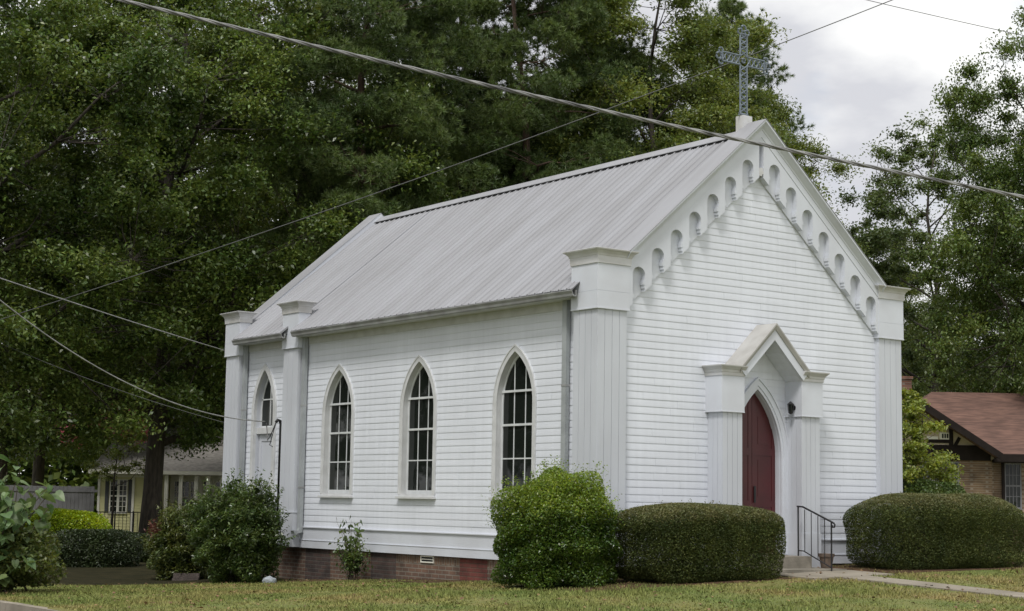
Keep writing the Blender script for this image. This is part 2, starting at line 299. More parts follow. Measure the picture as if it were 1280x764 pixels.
_A = np.block([[_K, np.c_[np.ones(_n), TP[:, :2]]], [np.c_[np.ones(_n), TP[:, :2]].T, np.zeros((3, 3))]])
_w = np.linalg.solve(_A, np.r_[TP[:, 2], 0, 0, 0])
def terr(x, y):
    x = np.clip(np.asarray(x, float), -120, 120); y = np.clip(np.asarray(y, float), -120, 120)
    d2 = (x[..., None]-TP[:, 0])**2+(y[..., None]-TP[:, 1])**2
    return _U(d2)@_w[:_n]+_w[_n]+_w[_n+1]*x+_w[_n+2]*y
def tz(x, y): return float(terr(x, y))
CX = -7.85; RX = -15.6        # kerb line of the side street, and its far side
xs = np.unique(np.r_[-600, -300, -160, np.arange(-60, RX-1, 4), RX-.16, RX-.155, CX-.105, CX-.10, np.arange(CX+.3, 20, .45), np.arange(20, 70, 3), 90, 120, 200, 350, 600])
ys = np.unique(np.r_[-600, -300, -160, np.arange(-60, -14, 3), np.arange(-14, 20, .45), np.arange(20, 70, 3), 90, 120, 200, 350, 600])
XX, YY = np.meshgrid(xs, ys, indexing='ij'); ZZ = terr(XX, YY)
_rng = np.random.default_rng(5); ZZ += np.where((np.abs(XX) < 15) & (np.abs(YY) < 20), _rng.normal(size=ZZ.shape)*.006, 0)
inroad = (XX < CX-.102) & (XX > RX-.158); ZZ[inroad] = -.6
nx, ny = XX.shape; idx = np.arange(nx*ny).reshape(nx, ny)
me = bpy.data.meshes.new('ground'); me.from_pydata(np.c_[XX.ravel(), YY.ravel(), ZZ.ravel()].tolist(), [], np.stack([idx[:-1, :-1], idx[1:, :-1], idx[1:, 1:], idx[:-1, 1:]], -1).reshape(-1, 4).tolist())
me.shade_smooth(); me.materials.append(MT['lawn']); tag(link('ground', me), kind='structure')
tag(MB().box(RX-.0, CX-.15, -400, 400, -.5, -.24).build('road', 'asphalt'), kind='structure')
k = MB()
for i in range(-40, 30):                    # kerb in poured lengths
    k.box(CX-.15, CX-.004, i*3+.006, i*3+2.994, -.4, -.085-.012*((i*37) % 3)/3)
    k.box(RX-.15, RX, i*3+.006, i*3+2.994, -.4, -.10)
tag(k.build('kerb', 'pathconc'), kind='structure')

# grass blades
rng = np.random.default_rng(11)
nb = 230000
u = rng.uniform(-.06, 1.06, nb)*1280; d = 14+rng.power(1.4, nb)*22
P0 = CAM[None, :]+(FWD[None]+RGT[None]*((u-640)/FOC)[:, None])*d[:, None]
gx, gy = P0[:, 0], P0[:, 1]
ok = (gx > CX+.0) & ~((gx > -.25) & (gx < 6.9) & (gy > -.02) & (gy < 12.6)) & ~((np.abs(gx-3.3) < .31) & (gy < 0)) & ~((gx > 2.4) & (gx < 4.3) & (gy > -2.1) & (gy < 0)) & ~((gx > 2.4) & (gx < 4.6) & (gy > -1.6) & (gy < .2)) & (gy < 24)
thin = rng.uniform(size=nb) < np.clip(1.2-(gy-5.5)/4.5*(gx < 0), .5, 1)
ok &= thin
gx, gy = gx[ok], gy[ok]; gz = terr(gx, gy); n = len(gx)
a = rng.uniform(0, 6.283, n); h = rng.uniform(.015, .045, n)*(1+.5*np.sin(gx*1.3)*np.cos(gy*1.7)); wd = rng.uniform(.008, .016, n); ln = rng.normal(size=(n, 2))*.02
v = np.empty((n, 3, 3)); v[:, 0] = np.c_[gx-np.cos(a)*wd, gy-np.sin(a)*wd, gz-.01]; v[:, 1] = np.c_[gx+np.cos(a)*wd, gy+np.sin(a)*wd, gz-.01]; v[:, 2] = np.c_[gx+ln[:, 0], gy+ln[:, 1], gz+h]
tag(link('grass', quads('grass', v.reshape(-1, 3), 'blade', tri=True)), 'short patchy lawn grass, green and straw coloured', 'grass', kind='stuff')

fx = rng.uniform(-7.6, 12, 2600); fy = rng.uniform(-9, 14, 2600); kk = ~((fx > -.3) & (fx < 7) & (fy > -.2) & (fy < 12.7)); fx, fy = fx[kk], fy[kk]
tag(link('fallen_leaves', leaf_mesh('fallen_leaves', np.c_[fx, fy, terr(fx, fy)+.03], .06, 'deadleaf', 8, 1.6, up=3)), 'scattered dry brown leaves on the lawn', 'leaves', kind='stuff')
# front walk, landing, mulch
pw = MB()
yy = -1.12; wl_, wr_ = 2.45, 4.25
for i in range(14):
    y1 = yy-(.95 if i == 0 else 1.5)+.008
    a = [(x_, y_, tz(x_, y_)+.026) for x_, y_ in ((wl_, yy), (wr_, yy), (wr_, y1), (wl_, y1))]
    pw.hexa([(p[0], p[1], p[2]-.1) for p in a], a); yy = y1-.008; wl_, wr_ = 2.98, 3.62
tag(pw.build('front_walk', 'pathconc'), kind='structure')
def sheet(name, x0, x1, y0, y1, off, m, n=14):
    mb = MB(); r_ = random.Random(3)
    ps = []
    for i in range(n+1):
        for j in range(n+1):
            x = x0+(x1-x0)*i/n; y = y0+(y1-y0)*j/n
            e = 1 if (i in (0, n) or j in (0, n)) else 0
            x += r_.uniform(-.06, .06); y += r_.uniform(-.05, .05)
            ps.append((x, y, tz(x, y)+off-e*.05))
    mb.add(ps, [(i*(n+1)+j, (i+1)*(n+1)+j, (i+1)*(n+1)+j+1, i*(n+1)+j+1) for i in range(n) for j in range(n)])
    return tag(mb.build(name, m, smooth=True), kind='structure')
sheet('tree_shade_sheet', -7.2, 1.0, 9.6, 26, .06, 'dark_ground', 22)  # dark sheet laid over the grass as painted tree shade
sheet('mulch_bed', 4.05, 9.9, -1.95, .1, .025, 'mulch')
sheet('mulch_bed', -1.9, 2.5, -1.9, .1, .020, 'mulch')
sheet('mulch_bed', -.75, .05, -.2, 12.4, .018, 'mulch')

# ================================================================== CHURCH
XC = 3.295; W = 6.59; L = 12.10
DP, DY, WS = .177, .10, .586     # pilaster projection at the side, at the front, pilaster width
ZB, ZT = 4.361, 5.267            # capital: bottom, cornice top
SL = .857; ZA = 7.79             # slope of the gable, apex height
C_ = .114; Z0 = .852
church = thing('church', (XC, 6, 0), 'small white clapboard church with gothic windows, metal roof and red door', 'church')
sidew = [2.205, 5.06, 7.83]      # centres of the side windows
def gothic_half(z, spring, apex, half):
    """half width of a pointed arch opening at height z"""
    if z <= spring: return half
    if z >= apex: return 0
    h = apex-spring; Rr = (h*h+half*half)/(2*half)
    return max(0, math.sqrt(max(0, Rr*Rr-(z-spring)**2))-(Rr-half))
def gothic_pts(zb, spring, apex, half, n=14):
    h = apex-spring; Rr = (h*h+half*half)/(2*half); pts = [(-half, zb)]
    am = math.asin(h/Rr)
    for i in range(n+1):
        t = am*i/n; pts.append((-(Rr*math.cos(t)-(Rr-half)), spring+Rr*math.sin(t)))
    return pts+[(-p[0], p[1]) for p in reversed(pts[:-1])]
# --- siding: every course is its own lapped board
OPEN = [(c, 1.47, 3.0, 3.92, .545) for c in sidew]+[(10.80, .4, 3.15, 4.06, .46)]
def courses(ax, z_hi, span, opens, sgn):
    mb = MB(); prof = [(-.02, 0), (.0066, 0), (.0078, .006), (.0072, .03), (.0046, .075), (.0014, C_+.002), (-.02, C_+.002)]
    z = Z0; rr = random.Random(7)
    while z < z_hi:
        for a, b, a2, b2 in segs(z, span, opens):
            dz = rr.uniform(-.0008, .0008)
            if ax == 'y': P = lambda u, p: (u, span['o']-sgn*p[0]*1.0, z+p[1]+dz+.003*math.sin(u*.9+z))
            else: P = lambda u, p: (span['o']-sgn*p[0], u, z+p[1]+dz+.003*math.sin(u*.7+z))
            j_ = a+rr.uniform(.25, .75)*(b-a)
            if b-a > 1.6 and min(b, b2)-max(a, a2) > 1.2:      # butt joint between two lengths
                j_ = min(max(j_, max(a, a2)+.1), min(b, b2)-.1)
                la = [P(a+(a2-a)*p[1]/C_, p) for p in prof]; mb.ring([la, [P(j_-.0012, p) for p in prof]]); dz += rr.uniform(-.0008, .0008)
                lb = [P(b+(b2-b)*p[1]/C_, p) for p in prof]; mb.ring([[P(j_+.0012, (p[0]+(.0012 if p[0] > 0 else 0), p[1])) for p in prof], lb])
            else:
                la = [P(a+(a2-a)*p[1]/C_, p) for p in prof]; lb = [P(b+(b2-b)*p[1]/C_, p) for p in prof]
                mb.ring([la, lb])
        z += C_
    return mb
def segs(z, span, opens):
    f = span['f']; a, b = f(z); a2, b2 = f(z+C_)
    if b2-a2 < .02: b2 = a2 = (a+b)/2
    cuts = []
    for c, zb, sp, ap, h in opens:
        if z+C_*.5 > zb:
            hw = gothic_half(z+C_*.5, sp, ap, h)
            if hw > .02: cuts.append((c-hw, c+hw))
    cuts.sort(); res = []; cur = a
    for c0, c1 in cuts: res.append((cur, c0, cur if cur != a else a2, c0)); cur = c1
    res.append((cur, b, cur if cur != a else a2, b2))
    return res
def gab(z):
    h = 3.28 if z < 4.3 else min(3.28, max(.01, (7.02-z)/SL)); return (XC-h, XC+h)
courses('y', 6.95, dict(o=0., f=gab), [(XC, .5, 2.2, 3.40, .62)], 1).build('front_wall', 'siding', church)
courses('x', 4.45, dict(o=0., f=lambda z: (.02, L-.02)), OPEN, 1).build('side_wall', 'siding', church)
courses('x', 4.45, dict(o=W, f=lambda z: (.02, L-.02)), [], -1).build('side_wall', 'siding', church)
courses('y', 6.95, dict(o=L, f=gab), [], -1).build('back_wall', 'siding', church)
# dark interior so no daylight shows through the glass
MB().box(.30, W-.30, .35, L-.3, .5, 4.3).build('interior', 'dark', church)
# --- water table boards
wt = MB()
for a, b, zz0, zz1, pr in ((0, L, .455, .60, .030), (0, L, .604, Z0-.004, .020)):
    wt.box(-pr, .0, .02, 10.26, zz0, zz1); wt.box(-pr, 0, 11.34, L, zz0, zz1); wt.box(W, W+pr, a, b, zz0, zz1)
    wt.box(0, 2.15, -pr, 0, zz0, zz1); wt.box(4.46, W, -pr, 0, zz0, zz1); wt.box(0, W, L, L+pr, zz0, zz1)
wt.box(-.045, 0, .02, 10.26, Z0-.012, Z0+.006); wt.box(0, 2.15, -.045, 0, Z0-.012, Z0+.006); wt.box(4.46, W, -.045, 0, Z0-.012, Z0+.006)
wt.box(-.038, 0, .02, 10.26, .598, .606); wt.box(4.46, W, -.038, 0, .598, .606)
wt.build('water_table', 'trim', church)
# --- foundation in differently repaired panels
def fnd(y0, y1, m, top=None):
    if top:
        MB().box(.03, .25, y0+.003, y1-.003, -.7, .30).build('foundation', m, church)
        MB().box(.028, .25, y0+.003, y1-.003, .304, .47).build('foundation', top, church)
    else: MB().box(.026, .25, y0, y1, -.7, .47).build('foundation', m, church)
fnd(.0, 2.95, 'brick', 'soldier'); fnd(2.95, 3.74, 'brickred'); fnd(3.74, 5.74, 'brick', 'soldier'); fnd(5.74, 6.58, 'brickdark')
fnd(6.58, 8.05, 'brick', 'soldier'); fnd(8.05, 9.0, 'brickdark'); fnd(9.0, L, 'brick')
MB().box(.0, W-.03, .03, .2, -.3, .45).build('foundation', 'brick', church)
MB().box(W-.25, W-.03, .2, L, -.5, .45).build('foundation', 'brick', church)
vt = MB().box(.010, .05, 4.52, 4.93, .325, .345).box(.010, .05, 4.52, 4.93, .425, .445).box(.010, .05, 4.52, 4.54, .345, .425).box(.010, .05, 4.91, 4.93, .345, .425)
vt.box(.012, .03, 4.54, 4.91, .378, .392)
v_ = vt.build('foundation_vent', 'whitepaint', church); MB().box(.022, .032, 4.53, 4.92, .33, .44).build('vent_opening', 'dark', v_)
# --- pilasters
def pilaster(x0, x1, y0, y1, zb, base=True, label=None, nb=4):
    """shaft of grooved boards with plinth; capital block; stepped and flared cornice. Box is the outer size of the shaft"""
    s = MB().box(x0+.008, x1-.008, y0+.008, y1-.008, zb, ZB+.03)
    for i in range(nb):
        a = x0+(x1-x0)*i/nb+.004; b = x0+(x1-x0)*(i+1)/nb-.004
        s.box(a, b, y0, y0+.007, zb, ZB+.02); s.box(a, b, y1-.007, y1, zb, ZB+.02)
        a = y0+(y1-y0)*i/nb+.004; b = y0+(y1-y0)*(i+1)/nb-.004
        s.box(x0, x0+.007, a, b, zb, ZB+.02); s.box(x1-.007, x1, a, b, zb, ZB+.02)
    if base: s.box(x0-.014, x1+.014, y0-.014, y1+.014, zb, 1.12).box(x0-.022, x1+.022, y0-.022, y1+.022, 1.12, 1.14)
    o = s.build('pilaster', 'shaft', church)
    if label: o['label'] = label
    e = .03
    cp = MB().box(x0-e, x1+e, y0-e, y1+e, ZB, ZB+.265).box(x0-e+.001, x1+e-.001, y0-e+.001, y1+e-.001, ZB+.269, ZT-.218).box(x0-e+.006, x1+e-.006, y0-e+.006, y1+e-.006, ZB+.1, ZT-.2)
    cp.box(x0-e-.006, x1+e+.006, y0-e-.006, y1+e+.006, ZB-.012, ZB+.01)
    cp.build('capital', 'trim', o)
    cn = MB(); lv = [(-.218, .045), (-.105, .050), (-.100, .055), (-.07, .066), (-.035, .095), (-.018, .125), (0, .132), (.004, .128)]
    cn.ring([[(x0-q, y0-q, ZT+z), (x1+q, y0-q, ZT+z), (x1+q, y1+q, ZT+z), (x0-q, y1+q, ZT+z)] for z, q in lv])
    cn.build('cornice', 'dark_trim', o)
    return o
pilaster(-DP, WS-DP, -DY, WS-DY, .45, False)
pilaster(W+DP-WS, W+DP, -DY, WS-DY, .45, False)
pilaster(-DP, .03, 9.18, 9.18+WS, .465, nb=3)
pilaster(-DP, .03, L+DP-WS, L+DP, .465)
pilaster(W+DP-WS, W+DP, L+DP-WS, L+DP, .465)
# --- gable frieze with its little arches
def frieze(ysurf, yback, sg):
    zt_ = lambda x: 7.500-SL*abs(x-XC); zl = lambda x: 6.862-SL*abs(x-XC)
    cs = [XC+s*(.309+.3925*k) for s in (-1, 1) for k in range(7)]
    hw = .128
    xs_ = set(np.linspace(.405, W-.405, 60)) | {XC}
    for c in cs:
        xs_ |= set((c-hw-1e-4, c+hw+1e-4)) | set(c+hw*math.sin(t) for t in np.linspace(-math.pi/2, math.pi/2, 13))
    xs_ |= {XC-.05-1e-4, XC-.05, XC+.05, XC+.05+1e-4}
    xs_ = sorted(xs_)
    def bot(x):
        for c in cs:
            if abs(x-c) <= hw+5e-5:
                top = 7.345-SL*abs(c-XC); return top-hw+math.sqrt(max(0, hw*hw-(x-c)**2))
        if abs(x-XC) <= .05+5e-5: return 7.42-1.0*abs(x-XC)
        return zl(x)
    mb = MB(); la = [(x, zt_(x), bot(x)) for x in xs_]
    loops = [[(x, ysurf, b), (x, ysurf, t), (x, yback, t), (x, yback, b)] for x, t, b in la]
    mb.ring(loops)
    return mb.build('gable_frieze', 'trim', church), cs, zl
fr, cs, zl = frieze(-.120, -.022, 1)
bk = MB()
for s in (-1, 1):
    bk.hexa([(XC, -.026, 6.857), (XC+s*2.885, -.026, 6.857-SL*2.885), (XC+s*2.885, -.004, 6.857-SL*2.885), (XC, -.004, 6.857)], [(XC, -.026, 7.5), (XC+s*2.885, -.026, 7.5-SL*2.885), (XC+s*2.885, -.004, 7.5-SL*2.885), (XC, -.004, 7.5)])
# stop the backing above the siding line by keeping it behind the boards
bk.build('frieze_backing', 'trim', church)
for s in (-1, 1):
    for k in range(7):
        c = XC+s*(.309+.3925*k)
        for j in (-1, 1):       # small stepped corbels ending each divider
            x = c+j*.128; z = zl(x)
            cb = MB().box(min(x, x-j*.018), max(x, x-j*.018), -.112, -.03, z+.15, z+.20).box(min(x, x-j*.030), max(x, x-j*.030), -.114, -.03, z+.10, z+.155).box(min(x, x-j*.015), max(x, x-j*.015), -.110, -.03, z+.045, z+.105)
            cb.build('corbel', 'trim', fr)
MB().box(XC-.062, XC+.02, -.118, -.03, 6.85, 6.88).box(XC-.05, XC+.05, -.119, -.03, 6.88, 6.94).box(XC-.04, XC+.04, -.117, -.03, 6.94, 6.985).build('corbel', 'dark_trim', fr)
# thin edge strip between frieze and siding
es = MB()
for s in (-1, 1):
    es.tube([(XC, -.020, 6.852), (XC+s*2.88, -.020, 6.852-SL*2.88)], .007, 4)
es.build('frieze_edge', 'trim', fr)
# --- raking cornice and parapet strips, front and back
def rake(yo, yi, ywall, sg, x1=2.935):
    rk = MB()
    # profile: (y, drop below apex line)
    pr = [(yi, .0), (yo, .0), (yo, .035), (yo-sg*.03, .06), (yo-sg*.085, .13), (yo-sg*.092, .160), (yo-sg*.100, .165), (yo-sg*.104, .288), (ywall, .290), (ywall, .20), (yi, .17)]
    for s in (-1, 1):
        rk.ring([[(XC, y, ZA-d_) for y, d_ in pr], [(XC+s*x1, y, ZA-d_-SL*x1) for y, d_ in pr]])
    return rk
rake(-.232, .26, -.0, -1).build('raking_cornice', 'trim', church)
rake(L+.232, L-.26, L, 1, 3.30).build('raking_cornice', 'trim', church)
for yo, yi, x1 in ((-.240, .268, 2.94), (L+.240, L-.268, 3.31)):
    for s in (-1, 1):
        fl = MB(); pr = [(yi, -.006), (yo, -.006), (yo, .018), (yo*1.0, .018), (yi, .018)]
        fl.ring([[(XC, yi, ZA+.012), (XC, yo, ZA+.012), (XC, yo, ZA+.003), (XC, yi, ZA+.003)], [(XC+s*x1, yi, ZA+.012-SL*x1), (XC+s*x1, yo, ZA+.012-SL*x1), (XC+s*x1, yo, ZA+.003-SL*x1), (XC+s*x1, yi, ZA+.003-SL*x1)]])
        fl.build('parapet_coping', 'roofmetal', church)
# --- roof: ribbed metal sheets
XE = -.36; ZE = 4.665; XR = XC; ZR = 7.655
def roof_side(s):
    mb = MB(); ys_ = []; y = .0
    pitch = .2032
    prof = []
    n = int(12.1/pitch)+1
    for i in range(n):
        y = i*pitch
        prof += [(y, 0), (y+.012, .019), (y+.030, .019), (y+.042, 0), (y+.088, 0), (y+.096, .005), (y+.108, .005), (y+.116, 0), (y+.150, 0), (y+.157, .005), (y+.167, .005), (y+.175, 0)]
    prof = sorted([p for p in prof if p[0] <= 12.1]+[(q+e_, .0) for q in (.30, 9.165, 9.56, L-WS+DP-.015) for e_ in (-.0008, .0008)])
    nrm = Vector((-(ZR-ZE), 0, XR-XE)).normalized()
    segs_ = 9; loops = []
    rr = random.Random(4)
    for k in range(segs_+1):
        t = k/segs_; x = XE+(XR-XE)*t; z = ZE+(ZR-ZE)*t - (.02*math.sin(math.pi*t) if 0 < k < segs_ else 0)
        row = []
        for y, h in prof:
            q_ = max(t, .075) if (y < .30 or 9.165 < y < 9.56 or y > L-WS+DP-.015) else t
            x = XE+(XR-XE)*q_; z = ZE+(ZR-ZE)*q_ - (.02*math.sin(math.pi*q_) if 0 < k < segs_ else 0)
            row.append((x+nrm.x*h, y, z+nrm.z*h+.004*math.sin(y*1.7+q_*5)))
        loops.append(row)
    if s < 0: loops = [[(2*XC-p[0], p[1], p[2]) for p in l] for l in loops]
    nn = len(prof); vs = [p for l in loops for p in l]; fs = [(i*nn+j, i*nn+j+1, (i+1)*nn+j+1, (i+1)*nn+j) for i in range(segs_) for j in range(nn-1)]
    mb.add(vs, fs); vs2 = [(p[0], p[1], p[2]-.02) for l in (loops[0], loops[-1]) for p in l]
    mb.add(vs2, [(j, j+1, nn+j+1, nn+j) for j in range(nn-1)])
    return mb.build('roof_sheet', 'roofmetal', church)
roof_l = roof_side(1); roof_side(-1)
rc = MB(); 
for s in (-1, 1):
    rc.ring([[(XC, y, ZR+.050), (XC+s*.17, y, ZR+.050-.17*.80), (XC+s*.17, y, ZR+.040-.17*.80), (XC, y, ZR+.03)] for y in (.26, L-.26)])
rc.build('ridge_cap', 'roofmetal', roof_l)
rf = MB()          # dark bar painting the shade in the gaps under the cap, between the ribs
rf.ring([[(XC-.168, yy_, ZR+.007-.168*.815), (XC-.168, yy_, ZR-.02-.168*.815), (XC-.13, yy_, ZR-.02-.13*.815), (XC-.13, yy_, ZR+.007-.13*.815)] for yy_ in (.27, L-.27)])
rf.build('ridge_gap_shade', 'dark', roof_l)
# --- eaves: soffit, frieze, gutters
ev = MB()
for (a, b) in ((WS-DY+.03, 9.15), (9.80, L-WS+DP-.03)):
    MB().box(-.28, 0, a, b, 4.555, 4.570).box(-.028, 0, a, b, 4.42, 4.5548).build('soffit', 'casing', church)
ev.box(W, W+.28, .5, L-.4, 4.555, 4.57); ev.box(W, W+.028, .5, L-.4, 4.42, 4.555)
ev.build('soffit', 'trim', church)
def gut(a, b):
    g = MB(); lo = lambda y: [(-.27, y, 4.655), (-.27, y, 4.56), (-.31, y, 4.55), (-.345, y, 4.565), (-.352, y, 4.60), (-.375, y, 4.64), (-.375, y, 4.655), (-.366, y, 4.655), (-.345, y, 4.60), (-.31, y, 4.562), (-.282, y, 4.57), (-.282, y, 4.655)]
    n_ = max(2, int((b-a)/.8)); g.ring([lo(a+(b-a)*i/n_) for i in range(n_+1)])
    return g.build('gutter', 'gutter', church)
gut(.295, 9.17); gut(9.555, L-WS+DP-.01)
g = MB(); g.box(W+.27, W+.36, .5, L-.4, 4.55, 4.655).build('gutter', 'gutter', church)
def spout(y, ybot, x=-.075):
    d_ = MB(); hw = .054
    def sec(p, n_=(0, 0, 1)): 
        return p
    path = [(-.31, y, 4.56), (x, y, 4.554), (x, y, ybot+.12), (x, y+.0, ybot+.05), (x-.12, y-.02, ybot-.02)]
    loops = []
    for (px_, py_, pz_) in path:
        loops.append([(px_-.035, py_-hw, pz_), (px_+.035, py_-hw, pz_), (px_+.035, py_+hw, pz_), (px_-.035, py_+hw, pz_)])
    # straight: keep sections level except the mouth
    loops[-1] = [(px_, py_-hw, pz_+.045), (px_, py_-hw, pz_-.03), (px_, py_+hw, pz_-.03), (px_, py_+hw, pz_+.045)]
    loops = loops[1:-1]; d_.ring(loops)
    o = d_.build('downspout', 'downspout', church)
    e_ = MB(); e_.ring([[(x-.036, y-hw-.002, ybot+.05), (x+.036, y-hw-.002, ybot+.05), (x+.036, y+hw, ybot+.05), (x-.036, y+hw, ybot+.05)], [(x-.05, y-hw-.004, ybot-.0), (x+.03, y-hw-.004, ybot-.03), (x+.03, y+hw, ybot-.03), (x-.05, y+hw, ybot-.0)], [(x-.17, y-hw-.02, ybot-.0), (x-.155, y-hw-.02, ybot-.07), (x-.155, y+hw, ybot-.07), (x-.17, y+hw, ybot)]])
    e_.build('elbow', 'downspout', o)
    for z_ in (3.2, 1.6):
        MB().box(x-.04, x+.045, y-hw-.004, y+hw+.004, z_, z_+.03).build('strap', 'gutter', o)
spout(.80, .70); spout(9.08, .78); spout(L-WS+DP-.09, .70)
# --- gothic casings, sashes, glass
def archband(mb, c, zb, o_, i_, x0, x1, ax, n=14):
    """band between outer and inner pointed outlines (spring, apex, half), open at the foot, from depth x0 to x1"""
    A = gothic_pts(zb, *o_, n=n); B = gothic_pts(zb, *i_, n=n)
    P = (lambda u, z, d: (d, c+u, z)) if ax == 'x' else (lambda u, z, d: (c+u, d, z))
    mb.ring([[P(a[0], a[1], x0), P(b[0], b[1], x0), P(b[0], b[1], x1), P(a[0], a[1], x1)] for a, b in zip(A, B)])
def win(c):
    f = MB(); archband(f, c, 1.50, (3.0, 3.955, .58), (3.0, 3.845, .492), -.026, .02, 'x')
    archband(f, c, 1.50, (3.0, 3.965, .588), (3.0, 3.935, .567), -.036, .0, 'x')
    f.box(-.026, .02, c-.58, c+.58, 1.44, 1.502)
    o = f.build('window', 'casing', church)
    s_ = MB().box(-.075, .13, c-.60, c+.60, 1.425, 1.462); s_.build('sill', 'casing', o)
    j = MB(); archband(j, c, 1.50, (3.0, 3.855, .500), (3.0, 3.84, .489), .02, .135, 'x'); j.build('jamb', 'casing', o)
    sh = MB(); d0, d1 = .085, .118
    archband(sh, c, 1.50, (3.0, 3.838, .487), (3.0, 3.79, .455), d0, d1, 'x')
    sh.box(d0, d1, c-.455, c+.455, 1.50, 1.575); sh.box(d0-.012, d1, c-.456, c+.456, 2.632, 2.668); sh.box(d0-.016, d1, c-.480, c+.480, 3.185, 3.222)
    sh.build('sash', 'sash', o)
    mu = MB(); t_ = .0105
    mu.box(d0+.006, d1-.006, c-.454, c+.454, 2.10-t_, 2.10+t_)
    for k_ in (-1, 1):
        y = c+k_*.153; mu.box(d0+.007, d1-.007, y-t_, y+t_, 1.57, 2.63); y2 = c+k_*.153; mu.box(d0+.008, d1-.007, y2-t_, y2+t_, 2.67, 3.19)
        zt_ = next(z for z in np.arange(3.2, 4, .005) if gothic_half(z, 3.0, 3.79, .455) < .153)
        mu.box(d0+.009, d1-.007, y-t_, y+t_, 3.22, float(zt_)+.02)
    mu.build('muntins', 'sash', o)
    gl = MB(); pts = gothic_pts(1.52, 3.0, 3.815, .472); gl.ring([[(.100, c+a, z) for a, z in pts], [(.106, c+a, z) for a, z in pts]]); gl.build('glass', 'glass', o)
    return o
for c in sidew: win(c)
# side door with pointed transom light
c = 10.80
f = MB(); archband(f, c, .47, (3.15, 4.14, .515), (3.15, 4.01, .405), -.042, .02, 'x')
o = f.build('side_door', 'casing', church)
j = MB(); archband(j, c, .47, (3.15, 4.02, .413), (3.15, 4.005, .402), .02, .17, 'x'); j.build('jamb', 'shaft', o)
dr = MB(); dr.box(.10, .14, c-.40, c+.40, .47, 2.70); dr.box(.085, .10, c-.37, c-.27, .47, 2.70).box(.085, .10, c+.27, c+.37, .47, 2.70).box(.085, .10, c-.27, c+.27, 2.56, 2.70).box(.085, .10, c-.27, c+.27, .47, .7).box(.085, .10, c-.27, c+.27, 1.36, 1.48)
dl = dr.build('door_leaf', 'shaft', o)
MB().box(.03, .16, c-.402, c+.402, 2.705, 2.83).build('transom_bar', 'casing', o)
MB().tube([(.085, c-.30, 1.60), (.03, c-.30, 1.60), (.03, c-.22, 1.60)], .014, 6).build('handle', 'iron', dl)
sh = MB(); archband(sh, c, 2.83, (3.15, 4.002, .40), (3.15, 3.94, .365), .115, .145, 'x'); sh.box(.115, .145, c-.37, c+.37, 2.83, 2.87).box(.115, .145, c-.38, c+.38, 3.40, 3.425).box(.118, .14, c-.013, c+.013, 2.89, 3.89)
sh.build('sash', 'sash', o)
gl = MB(); pts = gothic_pts(2.85, 3.15, 3.96, .38); gl.ring([[(.130, c+a, z) for a, z in pts], [(.136, c+a, z) for a, z in pts]]); gl.build('glass', 'glass', o)
# --- front door
c = XC; dsp = 2.2
f = MB(); archband(f, c, .61, (dsp, 3.48, .69), (dsp, 3.36, .59), -.045, .01, 'y'); archband(f, c, .61, (dsp, 3.385, .61), (dsp, 3.30, .545), -.030, .02, 'y'); archband(f, c, .61, (dsp, 3.50, .70), (dsp, 3.465, .675), -.065, .0, 'y')
o = f.build('front_door', 'trim', church)
j = MB(); archband(j, c, .61, (dsp, 3.31, .555), (dsp, 3.295, .54), .02, .13, 'y'); j.build('jamb', 'trim', o)
for s in (-1, 1):
    dr = MB()
    def DB(x0, x1, z0, z1, y0=.107, y1=.117):
        # piece of a leaf, its top trimmed to the pointed opening
        zs_ = [z0]
        n_ = 10
        lo = []
        xa, xb = sorted((c+s*x0, c+s*x1))
        top = lambda x: min(z1, next((z for z in np.arange(3.30, 1.5, -.01) if gothic_half(z, dsp, 3.30, .545) >= abs(x-c)-.001), z0))
        for i in range(n_+1):
            x = xa+(xb-xa)*i/n_; t_ = max(float(top(x)), z0+.001); lo.append([(x, y0, z0), (x, y1, z0), (x, y1, t_), (x, y0, t_)])
        dr.ring(lo)
    DB(.004, .535, .62, 3.3, .115, .145)
    DB(.004, .085, .62, 3.3); DB(.455, .535, .62, 3.3)
    for z0, z1 in ((.62, .80), (1.38, 1.48), (2.22, 2.34)): DB(.085, .455, z0, z1)
    DB(.14, .40, .87, 1.31, .110, .1165); DB(.14, .40, 1.55, 2.15, .110, .1165); DB(.14, .40, 2.41, 2.86, .110, .1165)
    lf = dr.build('door_leaf', 'reddoor', o)
    if s > 0:
        MB().box(c+.03, c+.07, .085, .096, 1.45, 1.72).build('handle_plate', 'iron', lf)
MB().box(c-.545, c+.545, -.02, .14, .605, .625).build('threshold', 'concrete', o)
